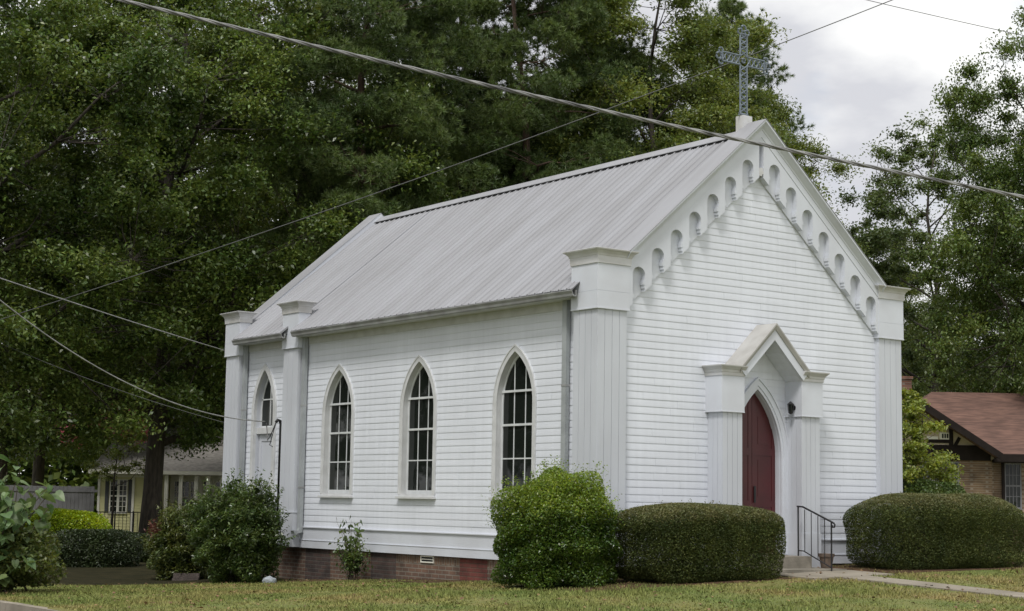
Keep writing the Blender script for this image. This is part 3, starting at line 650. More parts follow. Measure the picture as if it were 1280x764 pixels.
# --- entrance hood: two piers, capitals and a steep little gable
PD = -.39
gb_ = MB(); ps = .955; AP = 4.36
for s in (-1, 1):
    # raking gable board in two steps
    x1 = .77
    gb_.ring([[(XC, y, AP-.055) for y in (0, PD-.035)]+[(XC, y, 4.085) for y in (PD-.035, 0)], [(XC+s*x1, y, AP-.055-ps*x1) for y in (0, PD-.035)]+[(XC+s*.655, y, 4.085-ps*.655) for y in (PD-.035, 0)]])
po = gb_.build('porch', 'trim', church)
for s in (-1, 1):
    porch = MB()
    xa, xb = sorted((XC+s*.66, XC+s*1.118+0))
    xa, xb = xa+.012, xb-.012
    porch.box(xa+.007, xb-.007, PD+.037, -.001, .95, 2.9)
    for i in range(4):
        a = xa+(xb-xa)*i/4+.004; b = xa+(xb-xa)*(i+1)/4-.004; porch.box(a, b, PD+.03, PD+.037, .95, 2.89)
    for i in range(3):
        a = PD+.04+.315*i/3+.003; b = PD+.04+.315*(i+1)/3-.003; porch.box(xa, xa+.0065, a, b, .95, 2.89); porch.box(xb-.0065, xb, a, b, .95, 2.89)
    porch.box(xa-.012, xb+.012, PD+.02, -.001, .40, .965)
    porch.build('pier', 'shaft', po)
for s in (-1, 1):
    bl = MB(); cn = MB()
    xa, xb = sorted((XC+s*.655, XC+s*1.15))
    bl.box(xa, xb, PD, -.002, 2.88, 3.452); bl.box(xa-.005, xb+.005, PD-.005, -.002, 2.87, 2.885)
    lv = [(3.452, .012), (3.50, .015), (3.505, .022), (3.54, .03), (3.575, .06), (3.598, .082), (3.615, .085)]
    cn.ring([[(xa-(q if s < 0 else .0), PD-q, z), (xb+(q if s > 0 else .0), PD-q, z), (xb+(q if s > 0 else .0), .0, z), (xa-(q if s < 0 else .0), .0, z)] for z, q in lv])
    bl.build('capital', 'trim', po); cn.build('cornice', 'dark_trim', po)
gr = MB()
for s in (-1, 1):
    x1 = .785
    gr.ring([[(XC, 0, AP), (XC, PD-.08, AP), (XC, PD-.08, AP-.03), (XC, PD-.05, AP-.10), (XC, 0, AP-.10)], [(XC+s*x1, 0, AP-ps*x1), (XC+s*x1, PD-.08, AP-ps*x1), (XC+s*x1, PD-.08, AP-.03-ps*x1), (XC+s*x1, PD-.05, AP-.10-ps*x1), (XC+s*x1, 0, AP-.10-ps*x1)]])
gr.build('porch_roof', 'stained', po)
sf = MB()
for s in (-1, 1):
    for i in range(7):
        a = .655*i/7+.003; b = .655*(i+1)/7-.003
        sf.hexa([(XC+s*a, PD+.02, 4.080-ps*a), (XC+s*b, PD+.02, 4.080-ps*b), (XC+s*b, -.02, 4.080-ps*b), (XC+s*a, -.02, 4.080-ps*a)], [(XC+s*a, PD+.02, 4.092-ps*a), (XC+s*b, PD+.02, 4.092-ps*b), (XC+s*b, -.02, 4.092-ps*b), (XC+s*a, -.02, 4.092-ps*a)])
sf.build('porch_soffit', 'siding', po)
# wall lantern on the inner face of the right pier
ln = MB(); lx, ly, lz = 3.952, -.21, 3.0
ln.tube([(lx, ly, lz+.02), (lx-.02, ly, lz+.02)], .045, 10); ln.tube([(lx-.02, ly, lz+.06), (lx-.08, ly, lz+.10)], .012, 6)
ln.tube([(lx-.08, ly, lz+.12), (lx-.08, ly, lz+.10), (lx-.08, ly, lz+.075), (lx-.08, ly, lz+.07)], [.012, .03, .06, .06], 8)
for k_ in range(6): a = k_*math.pi/3; ln.tube([(lx-.08+.05*math.cos(a), ly+.05*math.sin(a), lz+.07), (lx-.08+.038*math.cos(a), ly+.038*math.sin(a), lz-.055)], .006, 4)
ln.tube([(lx-.08, ly, lz-.05), (lx-.08, ly, lz-.075), (lx-.08, ly, lz-.09)], [.042, .035, .01], 8)
lo_ = ln.build('lantern', 'iron', church)
MB().tube([(lx-.08, ly, lz+.07), (lx-.08, ly, lz-.05)], [.042, .032], 8).build('lantern_glass', 'glass', lo_)
# --- electricity mast and meter on the side wall
mx_, my_ = -.10, 9.93
ma = MB(); ma.tube([(mx_, my_, .75), (mx_, my_, 2.86), (mx_-.02, my_-.0, 2.93), (mx_-.08, my_, 2.95), (mx_-.11, my_, 2.90)], .032, 8)
mo = ma.build('service_mast', 'iron', church, smooth=True)
MB().box(-.13, -.03, my_-.09, my_+.09, .55, .98).build('meter_box', 'gutter', mo)
MB().tube([(-.13, my_, .82), (-.19, my_, .82)], .07, 12).build('meter_dial', 'glass', mo)
lp = MB(); lp.tube([(mx_-.11, my_, 2.90), (mx_-.18, my_+.10, 2.62), (mx_-.15, my_+.26, 2.55), (mx_-.10, my_+.40, 2.80), (mx_-.06, my_+.5, 2.9)], .010, 5)
lp.tube([(mx_-.10, my_+.02, 2.9), (mx_-.14, my_+.18, 2.45), (mx_-.05, my_+.22, 2.42)], .009, 5); lp.build('drip_loop', 'iron', mo)
# --- cross on its pedestal
pd = MB().box(XC-.115, XC+.095, .19, .37, 7.35, 7.925)
pdo = pd.build('cross_pedestal', 'dark_trim', church)
cy_ = .27; XCr = XC-.03
def cross():
    mb = MB(); zb_, zt_, zc = 7.93, 9.40, 8.885; hw = .078; ra = .016
    # edge bars
    for s in (-1, 1):
        mb.tube([(XCr+s*hw, cy_, zb_+.03), (XCr+s*hw, cy_, zc-hw)], ra, 6); mb.tube([(XCr+s*hw, cy_, zc+hw), (XCr+s*hw, cy_, zt_-.05)], ra, 6)
        for t_ in (-1, 1): mb.tube([(XCr+s*hw, cy_, zc+t_*hw), (XCr+s*.50, cy_, zc+t_*hw)], ra, 6)
        mb.tube([(XCr+s*hw, cy_, zb_+.03), (XCr+s*(hw+.04), cy_, zb_+.005), (XCr+s*(hw+.02), cy_, zb_+.05)], ra, 6)
        mb.tube([(XCr+s*.50, cy_, zc-hw), (XCr+s*.50, cy_, zc+hw)], ra, 6)
    mb.tube([(XCr-hw, cy_, zt_-.05), (XCr+hw, cy_, zt_-.05)], ra, 6); mb.tube([(XCr-hw, cy_, zb_+.03), (XCr+hw, cy_, zb_+.03)], ra*1.3, 6)
    # lattice: two crossing zigzags with small rings
    def lat(p0, ax, n_, st):
        for i in range(n_):
            a = p0+i*st; b = a+st; m_ = (a+b)/2
            P = (lambda t_, q: (XCr+q, cy_, t_)) if ax == 'z' else (lambda t_, q: (XCr+t_, cy_, zc+q))
            mb.tube([P(a, -hw), P(b, hw)], .0125, 5); mb.tube([P(a, hw), P(b, -hw)], .0125, 5)
            mb.tube([P(m_+.028*math.cos(k*math.pi/4), .028*math.sin(k*math.pi/4)) for k in range(9)], .008, 4)
    lat(zb_+.06, 'z', 8, (zc-hw-zb_-.06)/8); lat(zc+hw, 'z', 4, (zt_-.05-zc-hw)/4); lat(hw, 'x', 4, (.50-hw)/4); lat(-.50, 'x', 4, (.50-hw)/4)
    # trefoil ends
    def ringat(x, z, r_):
        mb.tube([(x+r_*math.cos(k*math.pi/6), cy_, z+r_*math.sin(k*math.pi/6)) for k in range(13)], .017, 6)
    ringat(XCr, zt_+.05, .052); ringat(XCr-.082, zt_-.015, .046); ringat(XCr+.082, zt_-.015, .046)
    for s in (-1, 1): ringat(XCr+s*.575, zc, .052); ringat(XCr+s*.525, zc+.095, .046); ringat(XCr+s*.525, zc-.095, .046)
    ringat(XCr, zc, .035)
    return mb.build('cross', 'cross', church)
cross()

# ================================================================== steps, rail, pot
st = thing('front_steps', (3.3, -.6, .3), 'weathered two-tread concrete steps below the red church door', 'steps')
MB().box(2.72, 3.90, -.64, -.002, .1, .602).build('landing', 'concrete', st)
MB().box(2.50, 4.22, -1.10, -.644, .1, .415).box(4.0, 4.22, -.64, -.41, .1, .415).build('tread', 'concrete', st)
rl = MB(); X_ = 3.80; ya, yb = -.44, -1.16; za, zb_ = 1.40, 1.155
rl.tube([(X_, ya, .60), (X_, ya, za)], .0135, 6)
ro = thing('handrail', (X_, -1.16, .31), 'short black iron handrail beside the church steps', 'handrail')
rl.build('post', 'iron', ro); MB().tube([(X_, yb, .31), (X_, yb, zb_)], .0135, 6).build('post', 'iron', ro)
tp = MB(); sl_ = (zb_-za)/(yb-ya)
tp.tube([(X_, ya+.02, za), (X_, ya-.10, za-.005), (X_, yb, zb_+.01), (X_, yb-.05, zb_-.01), (X_, yb-.075, zb_-.04), (X_, yb-.065, zb_-.075), (X_, yb-.03, zb_-.075), (X_, yb-.02, zb_-.045)], .015, 6); tp.build('top_rail', 'iron', ro)
bt = MB(); bt.tube([(X_, ya, .69), (X_, ya-.12, .685), (X_, yb, .44)], .010, 6); bt.build('bottom_rail', 'iron', ro)
for i in range(1, 5):
    y = ya+(yb-ya)*i/5; MB().tube([(X_, y, za+sl_*(y-ya)), (X_, y, .685+(.44-.685)*max(0, (ya-.12-y))/(ya-.12-yb))], .0075, 5).build('baluster', 'iron', ro)
pt = MB(); cx_, cyy = 4.10, -.77
def lathe(mb, cx, cy, prof, n=20): mb.ring([[(cx+r*math.cos(2*math.pi*k/n), cy+r*math.sin(2*math.pi*k/n), z) for k in range(n)] for r, z in prof], cap=True)
lathe(pt, cx_, cyy, [(.085, .416), (.118, .60), (.132, .60), (.135, .65), (.12, .65), (.105, .60), (.10, .585)])
po2 = thing('flower_pot', (cx_, cyy, .416), 'empty brown clay flower pot on the lower church step', 'flower pot'); pt.build('pot', 'terracotta', po2, smooth=False)
sl = MB(); lathe(sl, cx_, cyy, [(.103, .588), (.103, .605), (.02, .612)], 16); sl.build('dark_ground', 'mulch', po2)  # earth filling the pot
# ================================================================== wires
def wire(name, A, Mid, B, r, m, label, strands=1, n=40, group=None):
    a, b = at(*A), at(*B)
    def pts(s): return [a.lerp(b, i/n)-Vector((0, 0, s*4*(i/n)*(1-i/n))) for i in range(n+1)]
    def err(s):
        best = None
        for p in pts(s):
            d = np.array(p)-CAM; z = d@FWD; px = 640+FOC*(d@RGT)/z; py = 382-FOC*(d@UPV)/z
            if best is None or abs(px-Mid[0]) < best[0]: best = (abs(px-Mid[0]), py-Mid[1])
        return best[1]
    lo, hi = -3, 6
    for _ in range(30):
        s = (lo+hi)/2
        if err(s) > 0: hi = s
        else: lo = s
    P = pts(s)
    if strands == 1: mb = MB(); mb.tube(P, r, 5); o = mb.build(name, m, smooth=True)
    else:
        fine = 360; mb = MB(); F_ = [a.lerp(b, i/fine)-Vector((0, 0, s*4*(i/fine)*(1-i/fine))) for i in range(fine+1)]
        dr = (b-a).normalized(); e1 = dr.cross(Vector((0, 0, 1))).normalized(); e2 = dr.cross(e1)
        for k_ in range(strands):
            mb.tube([p+(e1*math.cos(i*.35+k_*2*math.pi/strands)+e2*math.sin(i*.35+k_*2*math.pi/strands))*r*.95 for i, p in enumerate(F_)], r, 6)
        o = mb.build(name, m, smooth=True)
    return tag(o, label, 'cable' if strands > 1 else 'wire')
wire('overhead_cable', (-160, -77, 12.5), (660, 118), (1500, 288, 13.5), .0085, 'cable', 'thick twisted grey cable crossing in front of the whole church', 3)
wire('overhead_wire', (1300, -74, 36), (640, 185), (-150, 447, 38), .011, 'wire', 'thin dark wire rising from lower left to the top right past the cross')
wire('overhead_wire', (-150, 296, 26), (150, 396), (420, 478, 42), .011, 'wirelight', 'thin pale wire sloping down to behind the rear corner pilaster')
a_ = np.array((-.15, 10.2, 2.6))
wire('service_wire', (-120, 268, 22), (151, 473.6), (331, 527, 29.8), .010, 'wirelight', 'sagging pale service wire ending at the mast beside the side door')
wire('overhead_wire', (-80, 392, 44), (150, 487), (420, 560, 45), .008, 'wire', 'faint low wire in front of the trees left of the church')
wire('overhead_wire', (960, -30, 60), (1150, 15), (1400, 70, 60), .013, 'wire', 'faint wire in the cloudy sky at the top right corner')

# ================================================================== trees
def clumps(rng, n, shape, minr=.35):
    """points spread through a crown; shape(z01)-> radius fraction"""
    out_ = []
    while len(out_) < n:
        z = rng.uniform(0, 1); a = rng.uniform(0, 6.283); rr = math.sqrt(rng.uniform(minr**2, 1))
        if rng.uniform() < shape(z): out_.append((a, z, rr))
    return out_
def tree_meshes(seed, H, R, base, ncl, nleaf, size, leaf, bark, shape, rc, tr=.32, elong=1.9, lean=.02, limbs=13, needle=False, squash=.62, twig=True):
    rng = np.random.default_rng(seed)
    ph = rng.uniform(0, 6.28, 6)
    lump = lambda a, z: 1+.16*math.sin(2*a+ph[0]+z*5)+.12*math.sin(3*a+ph[1]-z*7)+.10*math.sin(5*a+ph[2]+z*11)
    cen = []
    for a, z, rr in clumps(rng, ncl, shape):
        r_ = R*shape(z)*rr*lump(a, z); cen.append((r_*math.cos(a), r_*math.sin(a), base+(H-base)*z))
    cen = np.array(cen)
    trunk = MB(); k = 12
    tp_ = [Vector((math.sin(i*1.1+ph[3])*.12*i/k*H/10+lean*H*i/k, math.cos(i*.9+ph[4])*.12*i/k*H/10, (H*.93)*i/k-(.4 if i == 0 else 0))) for i in range(k+1)]
    trr = [tr*(1.35 if i == 0 else 1)*(1-.88*i/k) for i in range(k+1)]
    trunk.tube(tp_, trr, 9)
    def ontrunk(z):
        f = max(0, min(k-1e-3, z/(H*.93)*k)); i = int(f); return tp_[i].lerp(tp_[i+1], f-i), trr[i]*(1-(f-i))+trr[i+1]*(f-i)
    # limbs
    tips = []
    for i in range(limbs):
        z0 = base*.8+(H*.86-base*.8)*(i+.5)/limbs; p, r0 = ontrunk(z0); a = i*2.4+rng.uniform(-.4, .4)
        zf = min(.95, max(.05, (z0-base)/(H-base)+.12)); L_ = R*shape(zf)*.8*lump(a, zf)
        if needle: e = p+Vector((math.cos(a)*L_, math.sin(a)*L_, L_*.12))
        else: e = p+Vector((math.cos(a)*L_, math.sin(a)*L_, L_*(.55+.5*zf)))
        m_ = p.lerp(e, .5)+Vector((rng.normal()*.2, rng.normal()*.2, -.06*L_ if not needle else .05*L_))
        q1 = p.lerp(m_, .5)+Vector((rng.normal()*.08, rng.normal()*.08, 0)); rr_ = min(r0*.6, tr*.42)
        trunk.tube([p, q1, m_, m_.lerp(e, .5)+Vector((rng.normal()*.15, rng.normal()*.15, .05)), e], [rr_, rr_*.8, rr_*.6, rr_*.4, rr_*.18], 6)
        tips += [(q1, rr_*.5), (m_, rr_*.42), (m_.lerp(e, .5), rr_*.3), (e, rr_*.16)]
    ta = np.array([tuple(t[0]) for t in tips])
    if twig:
        for c in cen:
            d_ = ((ta-c)**2).sum(1); j = int(np.argmin(d_+np.where(ta[:, 2] > c[2]+.5, 6, 0))); p = tips[j][0]; c_ = Vector(c); r_ = min(.05, max(.015, tips[j][1]*.6))
            mid = p.lerp(c_, .5)+Vector((rng.normal()*.12, rng.normal()*.12, rng.normal()*.08-.05))
            trunk.tube([p, mid, c_], [r_, r_*.7, r_*.25], 4, cap=False)
    # leaves
    ci = rng.integers(0, len(cen), nleaf); rad = rc*rng.uniform(.6, 1.25, len(cen))
    d_ = rng.normal(size=(nleaf, 3)); d_ /= np.linalg.norm(d_, axis=1)[:, None]
    q = d_*(np.minimum(np.abs(rng.normal(size=nleaf))*.6, 1.05)*rad[ci])[:, None]; q[:, 2] *= squash
    if needle:
        nt_ = max(1, nleaf//34); ci = rng.integers(0, len(cen), nt_); d_ = rng.normal(size=(nt_, 3)); d_ /= np.linalg.norm(d_, axis=1)[:, None]
        q = d_*(rng.uniform(0, 1, nt_)**.45*rad[ci])[:, None]; q[:, 2] *= squash; tuft = cen[ci]+q
        tc_ = np.repeat(tuft, 34, 0); dd = rng.normal(size=(len(tc_), 3)); ax_ = np.repeat(q/(np.linalg.norm(q, axis=1)[:, None]+1e-6), 34, 0); dd += ax_*.9; dd[:, 2] += .35; dd /= np.linalg.norm(dd, axis=1)[:, None]
        b = np.cross(dd, rng.normal(size=dd.shape)); b /= np.linalg.norm(b, axis=1)[:, None]
        L_ = (size*rng.uniform(.7, 1.2, len(tc_)))[:, None]
        v = np.empty((len(tc_), 3, 3)); v[:, 0] = tc_-b*.014; v[:, 1] = tc_+b*.014; v[:, 2] = tc_+dd*L_
        crown = quads('crown', v.reshape(-1, 3), leaf, tri=True)
    else: crown = leaf_mesh('crown', cen[ci]+q, size, leaf, seed, elong=elong, up=.45, hang=.3)
    return trunk, crown
def make_tree(name, loc, label, cat, group, bark, args, rz=0, s=1, trunk_first=None):
    t = thing(name, loc, label, cat, group, rz, s)
    tr_, cr_ = args
    me = bpy.data.meshes.new('trunk'); me.from_pydata(tr_.v, [], tr_.f); me.shade_smooth(); me.materials.append(MT[bark])
    for nm, m_ in (('trunk', me), ('crown', cr_)):
        o = bpy.data.objects.new(nm, m_); col.objects.link(o); o.parent = t
    return t
oakshape = lambda z: max(.12, math.sin(math.pi*min(1, (z*.86+.17)))**.55)
pineshape = lambda z: max(.15, (1-z)**.55*.95+.05)*(.55+.45*min(1, z*4))
TG = 'tall trees standing behind the church'
def place(px, d, dx=0): 
    p = at(px, 660, d); return (p.x, p.y, tz(p.x, p.y)-.05)
oakA = make_tree('oak_tree', place(188, 54), 'big oak with thick dark trunk in front of the yellow house', 'tree', TG, 'bark',
    tree_meshes(3, 21, 7.6, 3.4, 360, 330000, .140, 'oakleaf', 'bark', oakshape, 1.1, tr=.34, limbs=16))
oakB = make_tree('oak_tree', place(-60, 47), 'oak at the far left edge reaching over the big-leaved shrub', 'tree', TG, 'bark',
    tree_meshes(8, 20, 7.0, 3.2, 330, 300000, .138, 'oakleaf', 'bark', oakshape, 1.05, tr=.30, limbs=15), rz=1)
oakC = make_tree('oak_tree', place(372, 60), 'paler oak rising behind the rear slope of the church roof', 'tree', TG, 'bark',
    tree_meshes(21, 23, 5.6, 4.5, 280, 260000, .135, 'oakleaf_light', 'bark', oakshape, 1.0, tr=.27, limbs=14), rz=2)
pineA = make_tree('pine_tree', place(431, 53), 'pine with bare lower trunk showing above the rear end of the roof', 'tree', TG, 'pinebark',
    tree_meshes(31, 25, 3.9, 7.5, 190, 330000, .23, 'needle', 'pinebark', pineshape, .9, tr=.27, limbs=22, needle=True, squash=.5))
pineB = make_tree('pine_tree', place(560, 60), 'feathery pine left of the middle of the roof ridge', 'tree', TG, 'pinebark',
    tree_meshes(37, 24, 4.6, 4, 240, 400000, .24, 'needle', 'pinebark', pineshape, 1.0, tr=.25, limbs=22, needle=True, squash=.55), rz=.5)
for src, px, d, rz, s, lab in (
        (oakC, 45, 68, 4, 1.0, 'pale oak farther back at the left, over the grey fence'),
        (pineB, 172, 70, 2.5, 1.05, 'pine whose reddish trunk shows high up above the big oak'),
        
        (oakB, 480, 72, 2.4, 1.05, 'dense oak behind the pine with the bare trunk'),
        (pineA, 655, 57, 2.2, 1.0, 'pine with drooping branches over the middle of the ridge'),
        (pineB, 735, 63, 4.1, 1.0, 'pine standing behind the front half of the roof ridge'),
        (oakC, 815, 61, .7, 1.0, 'oak with pale foliage to the left of the cross'),
        (pineB, 905, 70, 5.5, .98, 'pine directly behind the cross'),
        (oakC, 916, 66, 3.0, .84, 'smaller oak reaching out right of the cross into the sky'),
        (oakB, 200, 92, 5, 1.15, 'far oak deep in the wood at the left'),
        (oakB, 0, 90, 3.5, 1.1, 'far oak deep in the wood at the left edge'),
        (oakB, 400, 90, .6, 1.15, 'far oak deep in the wood above the rear corner of the church'),
        (oakA, 600, 88, 4.4, 1.1, 'far oak deep in the wood behind the middle of the roof'),
        (oakB, 745, 86, 1.9, 1.1, 'far oak deep in the wood behind the front half of the roof')):
    dup(src, place(px, d), rz, s, lab)
# trees at the right
openshape = lambda z: max(.1, math.sin(math.pi*min(1, z*.75+.22))**.7)
TR_ = 'trees beyond the brick bungalow'
elm = make_tree('open_crowned_tree', place(1172, 74), 'open-crowned tree with spreading branches against the cloudy sky', 'tree', TR_, 'bark',
    tree_meshes(52, 19.0, 5.7, 4.5, 270, 95000, .15, 'elmleaf', 'bark', openshape, .75, tr=.24, limbs=26, lean=.0))
dup(oakC, place(1062, 100), 2.2, (.75, .75, .74), 'pale tree close to the right slope of the church roof', TR_)
dup(oakC, place(1100, 84), 1.2, (.74, .74, .70), 'round dark tree rising behind the right slope of the church roof', TR_)
dup(oakB, place(1330, 60), 2.0, (.80, .80, 1.0), 'dark tree leaning in at the right edge of the picture', TR_)
for px, d, rz, s, lab in ((1125, 96, 1, .55, 'low bushy tree behind the brick chimney'), (1195, 104, 2.2, .60, 'low bushy tree behind the bungalow roof'), (1265, 98, 3.3, .58, 'low bushy tree behind the right end of the bungalow roof'), (1040, 100, 4, .6, 'low bushy tree hidden behind the front of the church')):
    dup(oakA, place(px, d), rz, s, lab, TR_)
wr = np.random.default_rng(91); nw = 150000
uu = wr.uniform(-420, 1700, nw); dd_ = wr.uniform(108, 132, nw); top_ = 9+3*np.sin(uu*.011)+2*np.sin(uu*.037+1)+1.2*np.sin(uu*.09)
Pw = CAM[None]+(FWD[None]+RGT[None]*((uu-640)/FOC)[:, None])*dd_[:, None]; Pw[:, 2] = -.5+top_*wr.uniform(0, 1, nw)**.8
tag(link('distant_wood', leaf_mesh('distant_wood', Pw, .62, 'oakleaf', 6, 1.6)), 'dense far wood closing the view between the trunks', 'wood', kind='stuff')
# trees across the side street (the windows reflect them)
for x, y, s, lab in ((-17, 32, .8, 'oak across the side street, between two larger ones'), (-30, 26, 1.1, 'oak across the side street, set back from it'), (-19, 24, .9, 'oak across the side street, nearest the crossing'), (-23, 38, 1.0, 'oak across the side street, farther along'), (-27, 12, .85, 'oak across the side street beside the photographer')):
    dup(oakB, (x, y, -.3), x, s, lab, 'trees across the side street')

# ================================================================== shrubs
def shell(rng, n, hx, hy, hz, ex, rough=.07, depth=.22, flat=None, lumpf=4, ev=None, split=.5):
    """points in the outer layer of a rounded block, centre of the base at the origin"""
    d = rng.normal(size=(n, 3)); alt = rng.uniform(size=n) < .6; d[alt] = d[alt]/np.array([hx, hy, hz*.5])
    d /= np.linalg.norm(d, axis=1)[:, None]
    if ev is None: k_ = ((np.abs(d[:, 0])**ex+np.abs(d[:, 1])**ex+np.abs(d[:, 2])**ex))**(-1/ex)
    else:
        v_ = np.where(d[:, 2] > 0, ev, 7.0); k_ = ((np.abs(d[:, 0])**ex+np.abs(d[:, 1])**ex)**(v_/ex)+np.abs(d[:, 2])**v_)**(-1/v_)
    p = d*k_[:, None]
    ph = rng.uniform(0, 6.28, 9)
    lm = 1+rough*(np.sin(p[:, 0]*lumpf*hx+ph[0]+p[:, 2]*3)+np.sin(p[:, 1]*lumpf*hy+ph[1]-p[:, 0]*5)+np.sin(p[:, 2]*lumpf*1.5+ph[2]+p[:, 1]*4))/1.5
    rr_ = 1-depth*rng.uniform(0, 1, n)**1.6; inn = rng.uniform(size=n) < .12; rr_[inn] = rng.uniform(.35, .85, inn.sum()); p *= (lm*rr_)[:, None]
    return np.c_[p[:, 0]*hx, p[:, 1]*hy, np.where(p[:, 2] < 0, p[:, 2]*split+split, split+p[:, 2]*(1-split))*hz], lm
def shrub(name, x, y, hx, hy, hz, n, size, leaf, label, cat, ex=2.4, rz=0, elong=1.9, rough=.07, depth=.25, top=None, topz=.86, group=None, seed=1, up=.5, lumpf=4, stems=16, sprigs=0, sink=.02, base=None, ev=None, split=.5, sl=.16):
    rng = np.random.default_rng(seed); z = tz(x, y)-sink if base is None else base
    t = thing(name, (x, y, z), label, cat, group, rz)
    p, lm = shell(rng, n, hx, hy, hz, ex, rough, depth, lumpf=lumpf, ev=ev, split=split)
    p = p[p[:, 2] > .02]
    if sprigs:      # young shoots standing out of the outline
        k_ = rng.integers(0, len(p), sprigs); k_ = k_[p[k_, 2] > hz*.45]; b = p[k_]; dr = b-np.array([0, 0, hz*.35]); dr[:, 2] += .25; dr /= np.linalg.norm(dr, axis=1)[:, None]
        ex_ = [b+dr*s_+rng.normal(size=b.shape)*.012 for s_ in np.linspace(0, sl, 7)]; p = np.vstack([p]+ex_)
    def put(nm, pts, m_, sz, sd):
        o = bpy.data.objects.new(nm, leaf_mesh(nm, pts, sz, m_, sd, elong, up)); col.objects.link(o); o.parent = t; return o
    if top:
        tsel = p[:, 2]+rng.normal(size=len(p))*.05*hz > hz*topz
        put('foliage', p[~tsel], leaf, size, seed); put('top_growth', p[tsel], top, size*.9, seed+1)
    else: put('foliage', p, leaf, size, seed)
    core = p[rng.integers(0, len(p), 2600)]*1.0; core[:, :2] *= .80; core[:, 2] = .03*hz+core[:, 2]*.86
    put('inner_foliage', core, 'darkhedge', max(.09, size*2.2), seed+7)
    sm = MB(); r_ = random.Random(seed)
    for i in range(stems):
        a = r_.uniform(0, 6.28); q = r_.uniform(.3, .85)
        sm.tube([(r_.uniform(-.3, .3)*hx, r_.uniform(-.3, .3)*hy, -.05), (math.cos(a)*hx*q*.5, math.sin(a)*hy*q*.5, hz*.4), (math.cos(a)*hx*q, math.sin(a)*hy*q, hz*r_.uniform(.55, .85))], [.014, .010, .004], 5)
    me = bpy.data.meshes.new('stems'); me.from_pydata(sm.v, [], sm.f); me.materials.append(MT['stem']); o = bpy.data.objects.new('stems', me); col.objects.link(o); o.parent = t
    return t
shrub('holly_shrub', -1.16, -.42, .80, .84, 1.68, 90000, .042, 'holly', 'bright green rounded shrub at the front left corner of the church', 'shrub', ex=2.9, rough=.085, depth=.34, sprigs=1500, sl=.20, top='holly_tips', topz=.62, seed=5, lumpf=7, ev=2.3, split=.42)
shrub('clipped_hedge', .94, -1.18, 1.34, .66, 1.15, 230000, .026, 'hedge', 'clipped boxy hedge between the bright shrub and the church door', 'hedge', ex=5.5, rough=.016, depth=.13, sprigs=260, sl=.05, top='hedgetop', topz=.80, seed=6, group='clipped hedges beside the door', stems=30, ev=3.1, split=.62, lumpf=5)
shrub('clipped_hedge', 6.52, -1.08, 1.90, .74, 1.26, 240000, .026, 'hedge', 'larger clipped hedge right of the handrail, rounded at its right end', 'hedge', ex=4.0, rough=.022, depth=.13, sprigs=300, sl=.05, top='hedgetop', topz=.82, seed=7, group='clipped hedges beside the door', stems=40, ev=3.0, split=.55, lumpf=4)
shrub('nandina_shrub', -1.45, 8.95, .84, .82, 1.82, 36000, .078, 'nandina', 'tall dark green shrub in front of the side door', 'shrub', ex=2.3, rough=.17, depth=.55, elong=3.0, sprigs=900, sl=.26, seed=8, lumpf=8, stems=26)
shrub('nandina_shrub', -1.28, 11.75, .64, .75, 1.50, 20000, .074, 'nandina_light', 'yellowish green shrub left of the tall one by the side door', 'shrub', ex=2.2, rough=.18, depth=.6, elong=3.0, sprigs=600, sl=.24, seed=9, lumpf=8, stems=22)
# a few reddish shoots on its left
rs = np.random.default_rng(4); pr_ = np.array([(-.55, .1, 1.05)])+rs.normal(size=(260, 3))*np.array([.07, .08, .09])
_t = [o for o in bpy.data.objects if o.name == 'nandina_shrub.001'][0]
o = bpy.data.objects.new('red_shoots', leaf_mesh('red_shoots', pr_, .075, 'redtips', 3, 2.2)); col.objects.link(o); o.parent = _t; o['kind'] = 'stuff'
# sapling by the foundation
t = thing('sapling', (-.42, 6.5, tz(-.42, 6.5)), 'spindly sapling with drooping leaves against the brick foundation', 'plant')
rng = np.random.default_rng(14)
sm = MB(); lv = []; dv = []; lo_l = []
for i in range(30):
    top = i < 13
    e = np.array([rng.normal()*.10, rng.uniform(-.42, .42), rng.uniform(.85, 1.18) if top else rng.uniform(.35, .72)]); 
    if not top: e[1] *= .62
    b = np.array([rng.normal()*.05, rng.normal()*.07, 0]); m_ = b*.45+e*.5+np.array([0, -e[1]*.22, .10])
    P3 = [b*(1-q)**2+2*q*(1-q)*m_+q*q*e for q in np.linspace(0, 1, 6)]; sm.tube(P3, [.007, .006, .005, .004, .003, .0015], 4)
    for q in np.linspace(.35, 1, 9 if top else 22):
        c = b*(1-q)**2+2*q*(1-q)*m_+q*q*e+rng.normal(size=3)*(.025 if top else .05)
        if top and q > .5: lv.append(c); dv.append([rng.normal()*.5, rng.normal()*.6, -.7])
        else: lo_l += [c+rng.normal(size=3)*.05 for _k in range(3)]
o = bpy.data.objects.new('lower_leaves', leaf_mesh('lower_leaves', np.array(lo_l), .07, 'nandina', 2, 2.0)); col.objects.link(o); o.parent = t
me = bpy.data.meshes.new('stems'); me.from_pydata(sm.v, [], sm.f); me.materials.append(MT['stem']); o = bpy.data.objects.new('stems', me); col.objects.link(o); o.parent = t
o = bpy.data.objects.new('upper_leaves', leaf_mesh('upper_leaves', np.array(lv), .105, 'nandina', 5, 1.9, dirs=np.array(dv))); col.objects.link(o); o.parent = t
